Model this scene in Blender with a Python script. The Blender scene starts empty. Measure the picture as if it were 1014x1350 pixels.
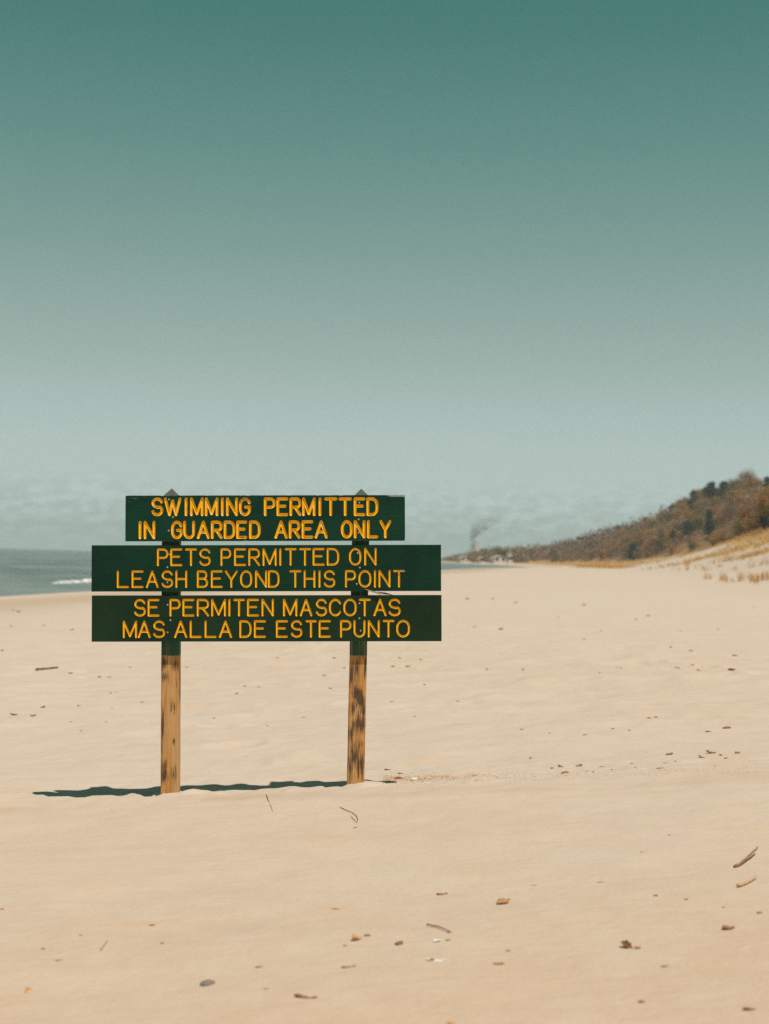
import bpy, bmesh, math, random
import numpy as np
from mathutils import Matrix, Vector

R = math.radians
random.seed(7)
rng = np.random.default_rng(7)
scene = bpy.context.scene
col = scene.collection

# ------------------------------------------------------------------ camera
W0, H0 = 1014.0, 1350.0           # pixel frame of the photograph (all measurements below)
FPX = 50.0 / 36.0 * H0
CAM_Z = 1.2
PITCH, ROLL = R(1.82), R(1.40)
cam_d = bpy.data.cameras.new('camera')
cam = bpy.data.objects.new('camera', cam_d)
col.objects.link(cam)
cam_d.lens = 50
cam_d.sensor_fit = 'VERTICAL'
cam_d.sensor_height = 36
cam_d.sensor_width = 36
cam_d.clip_start = 0.05
cam_d.clip_end = 60000
CAM_M = Matrix.Translation((0, 0, CAM_Z)) @ Matrix.Rotation(math.pi / 2 + PITCH, 4, 'X') @ Matrix.Rotation(ROLL, 4, 'Z')
cam.matrix_world = CAM_M
cam_d.dof.use_dof = True
cam_d.dof.focus_distance = 7.3
cam_d.dof.aperture_fstop = 2.8
scene.camera = cam

# ------------------------------------------------------------------ sky and sun
SUN_DIR = Vector((0.22, -0.255, 0.80)).normalized()      # towards the sun
SUN_EL = math.asin(SUN_DIR.z)
SUN_AZ = math.atan2(SUN_DIR.x, SUN_DIR.y)
world = bpy.data.worlds.new('World')
scene.world = world
world.use_nodes = True
wn, wl = world.node_tree.nodes, world.node_tree.links
wn.clear()
w_out = wn.new('ShaderNodeOutputWorld')
w_bg = wn.new('ShaderNodeBackground')
w_bg.inputs['Strength'].default_value = 0.1
wl.new(w_bg.outputs[0], w_out.inputs[0])
sky = wn.new('ShaderNodeTexSky')
sky.sky_type = 'NISHITA'
sky.sun_disc = False
sky.sun_elevation = SUN_EL
sky.sun_rotation = SUN_AZ
sky.air_density = 1.0
sky.dust_density = 1.2
w_tc = wn.new('ShaderNodeTexCoord')
w_sep = wn.new('ShaderNodeSeparateXYZ')
wl.new(w_tc.outputs['Generated'], w_sep.inputs[0])


def lin(c):
    c = c / 255.0
    return c / 12.92 if c <= 0.04045 else ((c + 0.055) / 1.055) ** 2.4


def rgb(r, g, b):
    return (lin(r), lin(g), lin(b), 1.0)


w_map = wn.new('ShaderNodeMapRange')
w_map.inputs['From Min'].default_value = -0.02
w_map.inputs['From Max'].default_value = 0.60
wl.new(w_sep.outputs['Z'], w_map.inputs['Value'])
w_ramp = wn.new('ShaderNodeValToRGB')
stops = [(0.0, rgb(182, 202, 196)), (0.045, rgb(186, 205, 200)), (0.10, rgb(189, 207, 203)),
         (0.16, rgb(182, 200, 196)), (0.26, rgb(155, 177, 169)), (0.37, rgb(124, 157, 148)),
         (0.48, rgb(95, 140, 131)), (0.60, rgb(66, 122, 112)), (0.80, rgb(55, 105, 103)), (1.0, rgb(52, 98, 100))]
el = w_ramp.color_ramp.elements
while len(el) < len(stops):
    el.new(0.5)
for e, (p, c) in zip(el, stops):
    e.position = p
    e.color = c
wl.new(w_map.outputs[0], w_ramp.inputs[0])
# thin broken cloud low over the horizon
w_cmap = wn.new('ShaderNodeMapping')
w_cmap.inputs['Scale'].default_value = (36, 36, 84)
wl.new(w_tc.outputs['Generated'], w_cmap.inputs[0])
w_cn = wn.new('ShaderNodeTexNoise')
w_cn.inputs['Scale'].default_value = 2.2
w_cn.inputs['Detail'].default_value = 6
w_cn.inputs['Roughness'].default_value = 0.55
wl.new(w_cmap.outputs[0], w_cn.inputs['Vector'])
w_cr = wn.new('ShaderNodeMapRange')
w_cr.inputs['From Min'].default_value = 0.42
w_cr.inputs['From Max'].default_value = 0.62
w_cr.inputs['To Min'].default_value = 0.86
w_cr.inputs['To Max'].default_value = 1.15
wl.new(w_cn.outputs['Fac'], w_cr.inputs['Value'])
w_band = wn.new('ShaderNodeValToRGB')      # the band of elevations the cloud lies in
bs = [(0.0, 0.0), (0.03, 0.25), (0.055, 1.0), (0.085, 0.9), (0.125, 0.0)]
be = w_band.color_ramp.elements
while len(be) < len(bs):
    be.new(0.5)
for e, (p, v) in zip(be, bs):
    e.position = p
    e.color = (v, v, v, 1)
wl.new(w_map.outputs[0], w_band.inputs[0])
w_cm = wn.new('ShaderNodeMix')
w_cm.data_type = 'FLOAT'
w_cm.inputs['A'].default_value = 1.0
wl.new(w_band.outputs[0], w_cm.inputs['Factor'])
wl.new(w_cr.outputs[0], w_cm.inputs['B'])
w_gain = wn.new('ShaderNodeVectorMath')
w_gain.operation = 'SCALE'
w_gain.inputs['Scale'].default_value = 10.0
wl.new(w_ramp.outputs[0], w_gain.inputs[0])
w_mul = wn.new('ShaderNodeVectorMath')
w_mul.operation = 'SCALE'
wl.new(w_gain.outputs[0], w_mul.inputs[0])
wl.new(w_cm.outputs[0], w_mul.inputs['Scale'])
w_mix = wn.new('ShaderNodeMix')
w_mix.data_type = 'RGBA'
w_mix.inputs['Factor'].default_value = 0.94
wl.new(sky.outputs[0], w_mix.inputs['A'])
wl.new(w_mul.outputs[0], w_mix.inputs['B'])
wl.new(w_mix.outputs['Result'], w_bg.inputs['Color'])

sun_d = bpy.data.lights.new('sun', 'SUN')
sun_d.energy = 4.4
sun_d.angle = R(0.55)
sun_d.color = (1.0, 0.93, 0.82)
sun = bpy.data.objects.new('sun', sun_d)
sun.rotation_euler = SUN_DIR.to_track_quat('Z', 'Y').to_euler()
sun.location = (5, -8, 20)
col.objects.link(sun)

scene.view_settings.view_transform = 'Standard'
scene.view_settings.look = 'None'
scene.view_settings.exposure = 0.0
scene.view_settings.gamma = 1.0
scene.render.engine = 'CYCLES'
scene.cycles.max_bounces = 6
scene.cycles.use_denoising = False
scene.cycles.sample_clamp_direct = 1.6
scene.cycles.sample_clamp_indirect = 1.0
scene.cycles.volume_bounces = 0

# ------------------------------------------------------------------ small helpers


def ray(px, py):
    d = Vector(((px - W0 / 2) / FPX, (H0 / 2 - py) / FPX, -1.0))
    d = CAM_M.to_3x3() @ d
    return d / d.y                      # per metre of depth


def at(px, py, Y):
    d = ray(px, py)
    return Vector((d.x * Y, Y, CAM_Z + d.z * Y))


def mesh_obj(name, verts, faces, mats, parent=None, mat_idx=None, smooth=False, kind=None):
    me = bpy.data.meshes.new(name)
    verts = np.asarray(verts, dtype=np.float32).reshape(-1, 3)
    if isinstance(faces, np.ndarray):
        n, k = faces.shape
        me.vertices.add(len(verts))
        me.vertices.foreach_set('co', verts.ravel())
        me.loops.add(n * k)
        me.loops.foreach_set('vertex_index', faces.astype(np.int32).ravel())
        me.polygons.add(n)
        me.polygons.foreach_set('loop_start', np.arange(0, n * k, k, dtype=np.int32))
        me.update(calc_edges=True)
    else:
        me.from_pydata([tuple(v) for v in verts], [], faces)
    for m in (mats if isinstance(mats, (list, tuple)) else [mats]):
        me.materials.append(m)
    if mat_idx is not None:
        me.polygons.foreach_set('material_index', np.asarray(mat_idx, dtype=np.int32))
    if smooth:
        me.polygons.foreach_set('use_smooth', np.ones(len(me.polygons), dtype=bool))
    me.validate()
    o = bpy.data.objects.new(name, me)
    col.objects.link(o)
    if parent:
        o.parent = parent
    if kind:
        o['kind'] = kind
    return o


def empty(name, loc):
    o = bpy.data.objects.new(name, None)
    o.empty_display_size = 0.2
    o.location = loc
    col.objects.link(o)
    return o


def tag(o, label, cat, group=None, kind=None):
    o['label'] = label
    o['category'] = cat
    if group:
        o['group'] = group
    if kind:
        o['kind'] = kind
    return o


def float_attr(o, name, vals):
    a = o.data.attributes.new(name, 'FLOAT', 'POINT')
    a.data.foreach_set('value', np.asarray(vals, dtype=np.float32).ravel())


# value noise on arrays
def _h(ix, iy, seed):
    n = (ix.astype(np.int64) * 374761393 + iy.astype(np.int64) * 668265263 + seed * 1442695041) & 0xFFFFFFFF
    n = ((n ^ (n >> 13)) * 1274126177) & 0xFFFFFFFF
    return ((n ^ (n >> 16)) & 0xFFFF) / 65535.0


def vnoise(x, y, seed=0):
    x, y = np.asarray(x, float), np.asarray(y, float)
    ix, iy = np.floor(x), np.floor(y)
    fx, fy = x - ix, y - iy
    fx = fx * fx * fx * (fx * (fx * 6 - 15) + 10)
    fy = fy * fy * fy * (fy * (fy * 6 - 15) + 10)
    a, b = _h(ix, iy, seed), _h(ix + 1, iy, seed)
    c, d = _h(ix, iy + 1, seed), _h(ix + 1, iy + 1, seed)
    return (a + (b - a) * fx) * (1 - fy) + (c + (d - c) * fx) * fy


def fbm(x, y, seed=0, octs=4, g=0.5):
    t, a, s = 0.0, 1.0, 0.0
    for k in range(octs):
        t = t + a * (vnoise(x, y, seed + 17 * k) - 0.5)
        s += a
        x, y = x * 2.03 + 11.3, y * 2.03 + 5.7
        a *= g
    return t / s


def sstep(a, b, x):
    t = np.clip((np.asarray(x, float) - a) / (b - a), 0, 1)
    return t * t * (3 - 2 * t)


# ------------------------------------------------------------------ node helpers
class NT:
    def __init__(self, name):
        self.m = bpy.data.materials.new(name)
        self.m.use_nodes = True
        self.n, self.l = self.m.node_tree.nodes, self.m.node_tree.links
        self.bsdf = self.n['Principled BSDF']
        self.bsdf.inputs['Specular IOR Level'].default_value = 0.3

    def new(self, t, **kw):
        nd = self.n.new(t)
        for k, v in kw.items():
            setattr(nd, k, v)
        return nd

    def link(self, a, b):
        self.l.new(a, b)

    def noise(self, vec, scale, detail=4, rough=0.55, dist=0.0):
        nd = self.new('ShaderNodeTexNoise')
        nd.inputs['Scale'].default_value = scale
        nd.inputs['Detail'].default_value = detail
        nd.inputs['Roughness'].default_value = rough
        nd.inputs['Distortion'].default_value = dist
        if vec is not None:
            self.link(vec, nd.inputs['Vector'])
        return nd.outputs['Fac']

    def mapping(self, vec, scale=(1, 1, 1), loc=(0, 0, 0), rot=(0, 0, 0)):
        nd = self.new('ShaderNodeMapping')
        nd.inputs['Scale'].default_value = scale
        nd.inputs['Location'].default_value = loc
        nd.inputs['Rotation'].default_value = rot
        self.link(vec, nd.inputs[0])
        return nd.outputs[0]

    def rng(self, v, a, b, lo=0.0, hi=1.0):
        nd = self.new('ShaderNodeMapRange')
        nd.interpolation_type = 'SMOOTHSTEP'
        nd.inputs['From Min'].default_value = a
        nd.inputs['From Max'].default_value = b
        nd.inputs['To Min'].default_value = lo
        nd.inputs['To Max'].default_value = hi
        self.link(v, nd.inputs['Value'])
        return nd.outputs[0]

    def math(self, op, a, b=None):
        nd = self.new('ShaderNodeMath', operation=op)
        for i, v in enumerate((a, b)):
            if v is None:
                continue
            if isinstance(v, (int, float)):
                nd.inputs[i].default_value = v
            else:
                self.link(v, nd.inputs[i])
        return nd.outputs[0]

    def mix(self, fac, a, b, blend='MIX'):
        nd = self.new('ShaderNodeMix', data_type='RGBA', blend_type=blend)
        for key, v in (('Factor', fac), ('A', a), ('B', b)):
            s = [i for i in nd.inputs if i.name == key and (i.type == 'RGBA' or key == 'Factor')][0]
            if key == 'Factor':
                s = nd.inputs[0]
            if isinstance(v, (int, float)):
                s.default_value = v
            elif isinstance(v, tuple):
                s.default_value = v
            else:
                self.link(v, s)
        return [o for o in nd.outputs if o.type == 'RGBA'][0]

    def attr(self, name):
        nd = self.new('ShaderNodeAttribute', attribute_name=name)
        return nd.outputs['Fac']

    def pos(self):
        return self.new('ShaderNodeNewGeometry').outputs['Position']

    def obj(self):
        return self.new('ShaderNodeTexCoord').outputs['Object']

    def rand(self):
        return self.new('ShaderNodeObjectInfo').outputs['Random']

    def bump(self, h, strength, dist):
        nd = self.new('ShaderNodeBump')
        nd.inputs['Strength'].default_value = strength
        nd.inputs['Distance'].default_value = dist
        self.link(h, nd.inputs['Height'])
        self.link(nd.outputs[0], self.bsdf.inputs['Normal'])

    def color(self, c):
        if isinstance(c, tuple):
            self.bsdf.inputs['Base Color'].default_value = c
        else:
            self.link(c, self.bsdf.inputs['Base Color'])

    def rough(self, r):
        if isinstance(r, (int, float)):
            self.bsdf.inputs['Roughness'].default_value = r
        else:
            self.link(r, self.bsdf.inputs['Roughness'])


def C(r, g, b):
    return (r, g, b, 1.0)


# ------------------------------------------------------------------ terrain
Z_SEA = -0.8
COAST_Y = np.array([-400, 0, 58, 242, 340, 416, 500, 577, 680, 770, 900, 1200, 2000, 4500, 14000], float)
COAST_X = np.array([-75, -23.7, -15.6, 10, 31, 43, 45.5, 41, 29, 24, 40, 68, 105, 190, 500], float)
F_Y, F_Z = np.array([0, 230, 465, 560, 700, 3000], float), np.array([7.0, 7.6, 5.0, 1.6, 1.1, 1.1])
P_Y, P_Z = np.array([0, 420, 560, 660, 780, 950, 3000], float), np.array([27, 26, 25, 15, 7, 4, 4.0])


POST_FEET = ((-1.03, 7.385), (-0.07, 7.385))


def shore(Y):
    return np.interp(Y, COAST_Y, COAST_X) + 1.2 * fbm(np.asarray(Y) / 30.0, np.asarray(Y) * 0, 3, 2)


def lip_y(X):
    return 7.02 + 0.03 * np.asarray(X) + 0.10 * fbm(np.asarray(X) / 0.9, np.asarray(X) * 0, 91, 3)


def pits(X, Y, cell, seed, prob, depth, rad):
    """shallow trodden hollows with a soft rim, jittered over a grid of cells"""
    out = np.zeros(np.broadcast(X, Y).shape)
    cx, cy = np.floor(X / cell), np.floor(Y / cell)
    for di in (-1, 0, 1):
        for dj in (-1, 0, 1):
            i, j = cx + di, cy + dj
            px = (i + 0.15 + 0.7 * _h(i, j, seed)) * cell
            py = (j + 0.15 + 0.7 * _h(i, j, seed + 1)) * cell
            on = _h(i, j, seed + 2) < prob
            a = _h(i, j, seed + 3) * 6.28
            k = 0.6 + 0.8 * _h(i, j, seed + 4)
            dx, dy = X - px, Y - py
            u = (dx * np.cos(a) + dy * np.sin(a)) / (rad * k * 1.7)
            v = (-dx * np.sin(a) + dy * np.cos(a)) / (rad * k)
            r2 = u * u + v * v
            out += np.where(on, depth * k * (-np.exp(-r2 * 1.6) + 0.45 * np.exp(-(np.sqrt(r2) - 1.35) ** 2 * 6)), 0)
    return out


def height(X, Y, fine=True):
    X, Y = np.asarray(X, float), np.asarray(Y, float)
    s = X - shore(Y)
    base = np.interp(s, [-400, -60, -20, 0, 3, 8, 14, 24, 40], [-6, -3.4, -1.9, Z_SEA, -0.55, -0.2, -0.04, 0.0, 0.05])
    F = np.interp(Y, F_Y, F_Z)
    P = np.interp(Y, P_Y, P_Z)
    lump = fbm(X / 22.0, Y / 40.0, 5, 4)
    t1 = np.clip((s - 29 - 8 * lump) / 25.0, 0, 1)
    t1 = t1 ** 1.7
    t2 = np.clip((s - 54) / 34.0, 0, 1)
    hill = F * t1 * (1 + 0.5 * lump) + (P - F) * t2 * (1 + 0.35 * lump) * (t2 > 0)
    far = base + hill
    r2 = X * X + (Y - 5) ** 2
    wn_ = np.exp(-r2 / 17.0 ** 2)
    near = 0.04 + 0.075 * 4.5 * np.tanh(X / 4.5) * np.where(X < 0, 0.93, 1.0)
    z = far * (1 - wn_) + near * wn_
    # sand relief, fading out where the grid is too coarse to carry it
    nearw = np.exp(-r2 / 40.0 ** 2) * sstep(0.5, 4, s)
    mid = sstep(7.3, 9.5, Y)
    z = z + nearw * (0.05 * fbm(X / 2.6, Y / 1.5, 21, 3) * (0.5 + 0.5 * mid) + 0.016 * fbm(X / 0.55, Y / 0.33, 31, 3)
                     + mid * 0.050 * fbm(X / 0.75, Y / 0.8, 41, 4, 0.6))
    if not fine or np.min(Y) > 90:
        return z
    trod = sstep(-0.06, 0.14, fbm(X / 4.5, Y / 5.0, 61, 3))
    fade = np.exp(-r2 / 30.0 ** 2) * sstep(1, 5, s)
    z = z + fade * (mid * (0.25 + 0.75 * trod) * pits(X, Y, 0.42, 301, 0.42, 0.030, 0.085) + mid * pits(X, Y, 1.1, 331, 0.45, 0.028, 0.26)
                    + (1 - mid) * pits(X, Y, 0.8, 351, 0.18, 0.007, 0.16))
    for bx, by in POST_FEET:
        q = np.hypot(X - bx, (Y - by) * 0.9)
        z = z + 0.020 * np.exp(-((q - 0.07) / 0.055) ** 2) * (0.4 + 1.2 * vnoise(X / 0.05, Y / 0.05, 99))
    # low crest of drifted sand just in front of the sign, with a scoured hollow behind it
    u = Y - lip_y(X)
    crest = np.where(u < 0, np.exp(-(u / 0.55) ** 2), np.exp(-(u / 0.10) ** 2))
    lw = np.exp(-((X + 0.6) / 2.3) ** 2)
    rag = 0.5 + 1.0 * (vnoise(X / 0.16, Y / 0.10, 77))
    hollow = sstep(0.0, 0.75, u) * (1 - sstep(0.8, 3.2, u))
    ragz = np.exp(-((u - 0.5) / 0.6) ** 2) * (0.8 * (vnoise(X / 0.075, Y / 0.07, 78) - 0.5) + 0.5 * (vnoise(X / 0.15, Y / 0.11, 76) - 0.5) + 0.8 * (vnoise(X / 0.30, Y / 0.2, 79) - 0.5))
    z = z + lw * (0.026 * crest - 0.046 * hollow + 0.012 * rag * np.exp(-((u - 0.06) / 0.07) ** 2) + 0.026 * ragz - 0.006)
    return z


def ground_hit(px, py, y0=2.5, y1=4000):
    d = ray(px, py)
    Y = np.geomspace(y0, y1, 700)
    under = np.nonzero(CAM_Z + d.z * Y <= height(d.x * Y, Y, False))[0]
    if not len(under):
        return None
    k = under[0]
    a, b = Y[max(k - 6, 0)], Y[min(k + 6, len(Y) - 1)]
    for n in (50, 12, 12):
        Y = np.linspace(a, b, n)
        hit = np.nonzero(CAM_Z + d.z * Y <= height(d.x * Y, Y))[0]
        k = hit[0] if len(hit) else n - 1
        a, b = Y[max(k - 1, 0)], Y[k]
    y = float(Y[k])
    return Vector((d.x * y, y, float(height(d.x * y, y))))


def axis(lo, hi, step, ratio, far_lo, far_hi):
    c = list(np.arange(lo, hi + step / 2, step))
    a, st = c[-1], step
    up = []
    while a < far_hi:
        st *= ratio
        a += st
        up.append(a)
    a, st = c[0], step
    dn = []
    while a > far_lo:
        st *= ratio
        a -= st
        dn.append(a)
    return np.array(dn[::-1] + c + up)


def grid_obj(name, xs, ys, zfun, mat, kind, smooth=True):
    X, Y = np.meshgrid(xs, ys)
    Z = zfun(X, Y)
    nx, ny = len(xs), len(ys)
    idx = np.arange(nx * ny).reshape(ny, nx)
    f = np.stack([idx[:-1, :-1], idx[:-1, 1:], idx[1:, 1:], idx[1:, :-1]], -1).reshape(-1, 4)
    v = np.stack([X, Y, Z], -1).reshape(-1, 3)
    o = mesh_obj(name, v, f, mat, smooth=smooth, kind=kind)
    return o, X.ravel(), Y.ravel(), Z.ravel()


# --- sand material
def sand_material():
    t = NT('sand')
    p = t.pos()
    big = t.noise(t.mapping(p, (0.35, 0.9, 0.3)), 1.0, 5, 0.6)
    streak = t.noise(t.mapping(p, (1.3, 4.2, 1.0)), 1.0, 6, 0.65, 0.6)
    mott = t.noise(p, 5.5, 5, 0.65)
    grain = t.noise(p, 260, 3, 0.75)
    c = t.mix(t.rng(big, 0.32, 0.68), C(0.522, 0.372, 0.268), C(0.545, 0.410, 0.308))
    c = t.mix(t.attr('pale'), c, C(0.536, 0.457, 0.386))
    c = t.mix(t.rng(streak, 0.52, 0.74, 0.0, 0.28), c, C(0.54, 0.37, 0.255))
    c = t.mix(t.rng(t.noise(t.mapping(p, (1.5, 2.6, 1.0)), 1.0, 5, 0.62), 0.50, 0.72, 0.0, 0.55), c, C(0.535, 0.375, 0.255))
    c = t.mix(t.rng(mott, 0.35, 0.7, 0.0, 0.35), c, C(0.60, 0.485, 0.385))
    c = t.mix(t.rng(grain, 0.60, 0.78, 0.0, 0.45), c, C(0.30, 0.195, 0.12))
    c = t.mix(t.rng(grain, 0.22, 0.38, 0.30, 0.0), c, C(0.72, 0.64, 0.52))
    # old drift marks along the beach, and the golden grass and leaf litter of the dune
    wet = t.attr('wet')
    c = t.mix(wet, c, C(0.36, 0.225, 0.125))
    gn = t.noise(t.mapping(p, (0.28, 0.10, 0.3)), 1.0, 6, 0.7)
    gr = t.attr('grass')
    gmask = t.rng(t.math('ADD', gn, t.math('MULTIPLY', gr, 0.55)), 0.70, 0.86)
    gc = t.mix(t.rng(t.noise(p, 0.6, 5, 0.7), 0.35, 0.65), C(0.46, 0.26, 0.085), C(0.60, 0.39, 0.165))
    c = t.mix(t.math('MULTIPLY', gmask, t.rng(gr, 0.02, 0.3)), c, gc)
    lit = t.attr('litter')
    lc = t.mix(t.rng(t.noise(p, 0.35, 6, 0.7), 0.35, 0.65), C(0.20, 0.105, 0.05), C(0.33, 0.18, 0.085))
    c = t.mix(lit, c, lc)
    t.color(c)
    t.rough(0.95)
    t.bsdf.inputs['Specular IOR Level'].default_value = 0.12
    rip = t.noise(t.mapping(p, (4.0, 10.0, 1.0)), 1.0, 5, 0.6, 0.8)
    h = t.math('ADD', t.math('MULTIPLY', rip, 0.9), t.math('ADD', t.math('MULTIPLY', t.noise(p, 22, 5, 0.65), 0.55), t.math('MULTIPLY', grain, 0.12)))
    t.bump(h, 0.75, 0.013)
    return t.m


M_sand = sand_material()
xs = axis(-2.6, 2.6, 0.026, 1.024, -5200, 5200)
ys = axis(3.0, 9.5, 0.026, 1.010, -400, 5000)
ground, gx, gy, gz = grid_obj('sand_beach', xs, ys, height, M_sand, 'structure')
gs = gx - shore(gy)
n1 = fbm(gx / 9, gy / 18, 55, 4)
pale = np.clip(0.68 * sstep(3.7, 5.6, gy + 0.8 * fbm(gx / 1.0, gy / 0.9, 97, 3)) + 0.24 * sstep(5.6, 8.5, gy + 1.2 * fbm(gx / 1.5, gy / 1.2, 95, 3)) + 0.5 * sstep(26, 40, gs) * (gy > 40), 0, 1) * (0.75 + 0.5 * fbm(gx / 5, gy / 8, 96, 4))  # paler dry sand; dune slope colour also lightened to offset its weaker sun
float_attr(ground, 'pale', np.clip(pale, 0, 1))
wet = np.clip(1.0 - sstep(0.2, 2.2, gs + 3.0 * n1), 0, 1) * (gy > 12) * 0.85
berm = np.exp(-((gs - 9.5 - 4 * n1) / 2.6) ** 2) * 0.45 * (gy > 20)
lu = gy - lip_y(gx)
damp = 0.6 * np.exp(-((lu + 0.05) / np.where(lu < -0.05, 0.20, 0.05)) ** 2) * (0.10 + 0.75 * np.clip(vnoise(gx / 0.35, gy / 0.12, 87) - 0.25, 0, 1)) * np.exp(-(gx / 4.0) ** 4)
damp2 = 0.55 * np.clip(fbm(gx / 1.1, gy / 0.30, 88, 4) - 0.13, 0, 1) * np.exp(-((gy - 6.4) / 0.7) ** 2)
float_attr(ground, 'wet', np.clip(np.maximum(np.maximum(wet, berm), damp + damp2), 0, 1))
n2 = fbm(gx / 14, gy / 28, 66, 4)
g1 = sstep(41, 55, gs + 18 * n2) * (gy > 60)
g2 = sstep(20, 30, gs + 14 * n2) * sstep(430, 520, gy)          # flat grassy ground towards the far point
g3 = sstep(15, 20, gs + 6 * n2) * (1 - sstep(28, 33, gs + 5 * n1)) * sstep(280, 330, gy)
PATCH = [ground_hit(px, py, 60) for px, py in ((1008, 716), (988, 722), (966, 727), (944, 732), (925, 737), (1012, 728))]
PATCH = [q for q in PATCH if q is not None and q.y < 900]


def patchy(X, Y):
    v = 0.0
    for q in PATCH:
        v = np.maximum(v, np.exp(-((X - q.x) / 5.0) ** 2 - ((Y - q.y) / (0.055 * q.y)) ** 2))
    return v


grass_mask = np.clip(np.maximum(np.maximum(np.maximum(g1, g2), g3), 0.8 * patchy(gx, gy)), 0, 1)
float_attr(ground, 'grass', grass_mask)
lit = np.maximum(sstep(50, 56, gs + 6 * n1 - 1.0) * (gy > 60), sstep(3, 9, gs) * (gy > 1000))
float_attr(ground, 'litter', lit)

# ------------------------------------------------------------------ sea


def sea_height(X, Y):
    X, Y = np.asarray(X, float), np.asarray(Y, float)
    s = X - np.interp(Y, COAST_Y, COAST_X)
    d = np.sqrt(X * X + Y * Y)
    fade = np.exp(-(d / 260.0) ** 2) * sstep(0, -9, s)
    ph = s * 0.85 + 2.6 * fbm(X / 30, Y / 45, 8, 3)
    wv = 0.13 * np.sin(ph) + 0.10 * np.sin(0.47 * ph + 1.3 + 3 * fbm(X / 25, Y / 30, 9, 2)) + 0.16 * fbm(X / 3.0, Y / 5.5, 10, 4)
    return Z_SEA + wv * fade


def sea_material():
    t = NT('lake_water')
    p = t.pos()
    c = t.mix(t.rng(t.noise(t.mapping(p, (0.010, 0.045, 0.1)), 1.0, 5, 0.6, 0.6), 0.38, 0.62), C(0.070, 0.096, 0.082), C(0.175, 0.195, 0.165))
    t.color(c)
    t.rough(0.22)
    t.bsdf.inputs['IOR'].default_value = 1.33
    t.bsdf.inputs['Specular IOR Level'].default_value = 0.5
    a = t.noise(t.mapping(p, (1.0, 0.45, 1)), 0.7, 5, 0.6)
    b = t.noise(t.mapping(p, (0.3, 0.14, 1)), 0.4, 4, 0.6)
    t.bump(t.math('ADD', a, t.math('MULTIPLY', b, 2.2)), 1.0, 0.9)
    return t.m


M_sea = sea_material()
sxs = axis(-60, 50, 0.5, 1.05, -5200, 900)
sys_ = axis(30, 260, 0.7, 1.04, -400, 5000)
grid_obj('lake_water', sxs, sys_, sea_height, M_sea, 'structure')


def simple(name, c, rough=0.8, spec=0.3):
    t = NT(name)
    t.color(c)
    t.rough(rough)
    t.bsdf.inputs['Specular IOR Level'].default_value = spec
    return t.m


# breaking crests of foam, lumpy ridges running along the shore
def foam():
    V, Fc = [], []
    runs = [(-8.0, 87, 128, 0.32), (-15.0, 118, 150, 0.20)]
    for off, ya, yb, h in runs:
        n = int((yb - ya) / 0.35)
        ring = 7
        b0 = len(V)
        for i in range(n + 1):
            y = ya + (yb - ya) * i / n
            x = float(np.interp(y, COAST_Y, COAST_X)) + off + 2.2 * float(fbm(y / 11.0, 0.3, 12, 3))
            k = math.sin(math.pi * min(1, i / n)) ** 0.4 * (0.35 + 1.3 * float(vnoise(y / 1.7, off, 13)))
            w = (0.5 + 1.5 * h) * k + 0.02
            hh = h * k + 0.01
            z0 = float(sea_height(x, y)) - 0.04
            for j in range(ring):
                a = math.pi * j / (ring - 1)
                jit = 0.7 + 0.6 * float(_h(np.array(i), np.array(j), 5))
                V.append((x + w * math.cos(a) * jit, y, z0 + hh * math.sin(a) * jit))
        for i in range(n):
            for j in range(ring - 1):
                a = b0 + i * ring + j
                Fc.append((a, a + 1, a + ring + 1, a + ring))
    t = NT('foam')
    t.color(t.mix(t.rng(t.noise(t.pos(), 2.5, 4, 0.6), 0.4, 0.6), C(0.36, 0.33, 0.28), C(0.76, 0.77, 0.75)))
    t.rough(0.9)
    o = mesh_obj('sea_foam', V, Fc, t.m, smooth=True)
    tag(o, 'white foam of small waves breaking along the shore behind the sign', 'foam', kind='stuff')


foam()

# ------------------------------------------------------------------ the sign
D = 7.30            # front of the boards
BT = 0.038          # board thickness
PW = 0.089          # post side


def arc(cx, cy, rx, ry, a0, a1, n=9):
    return [(cx + rx * math.cos(R(a0 + (a1 - a0) * i / n)), cy + ry * math.sin(R(a0 + (a1 - a0) * i / n))) for i in range(n + 1)]


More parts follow.
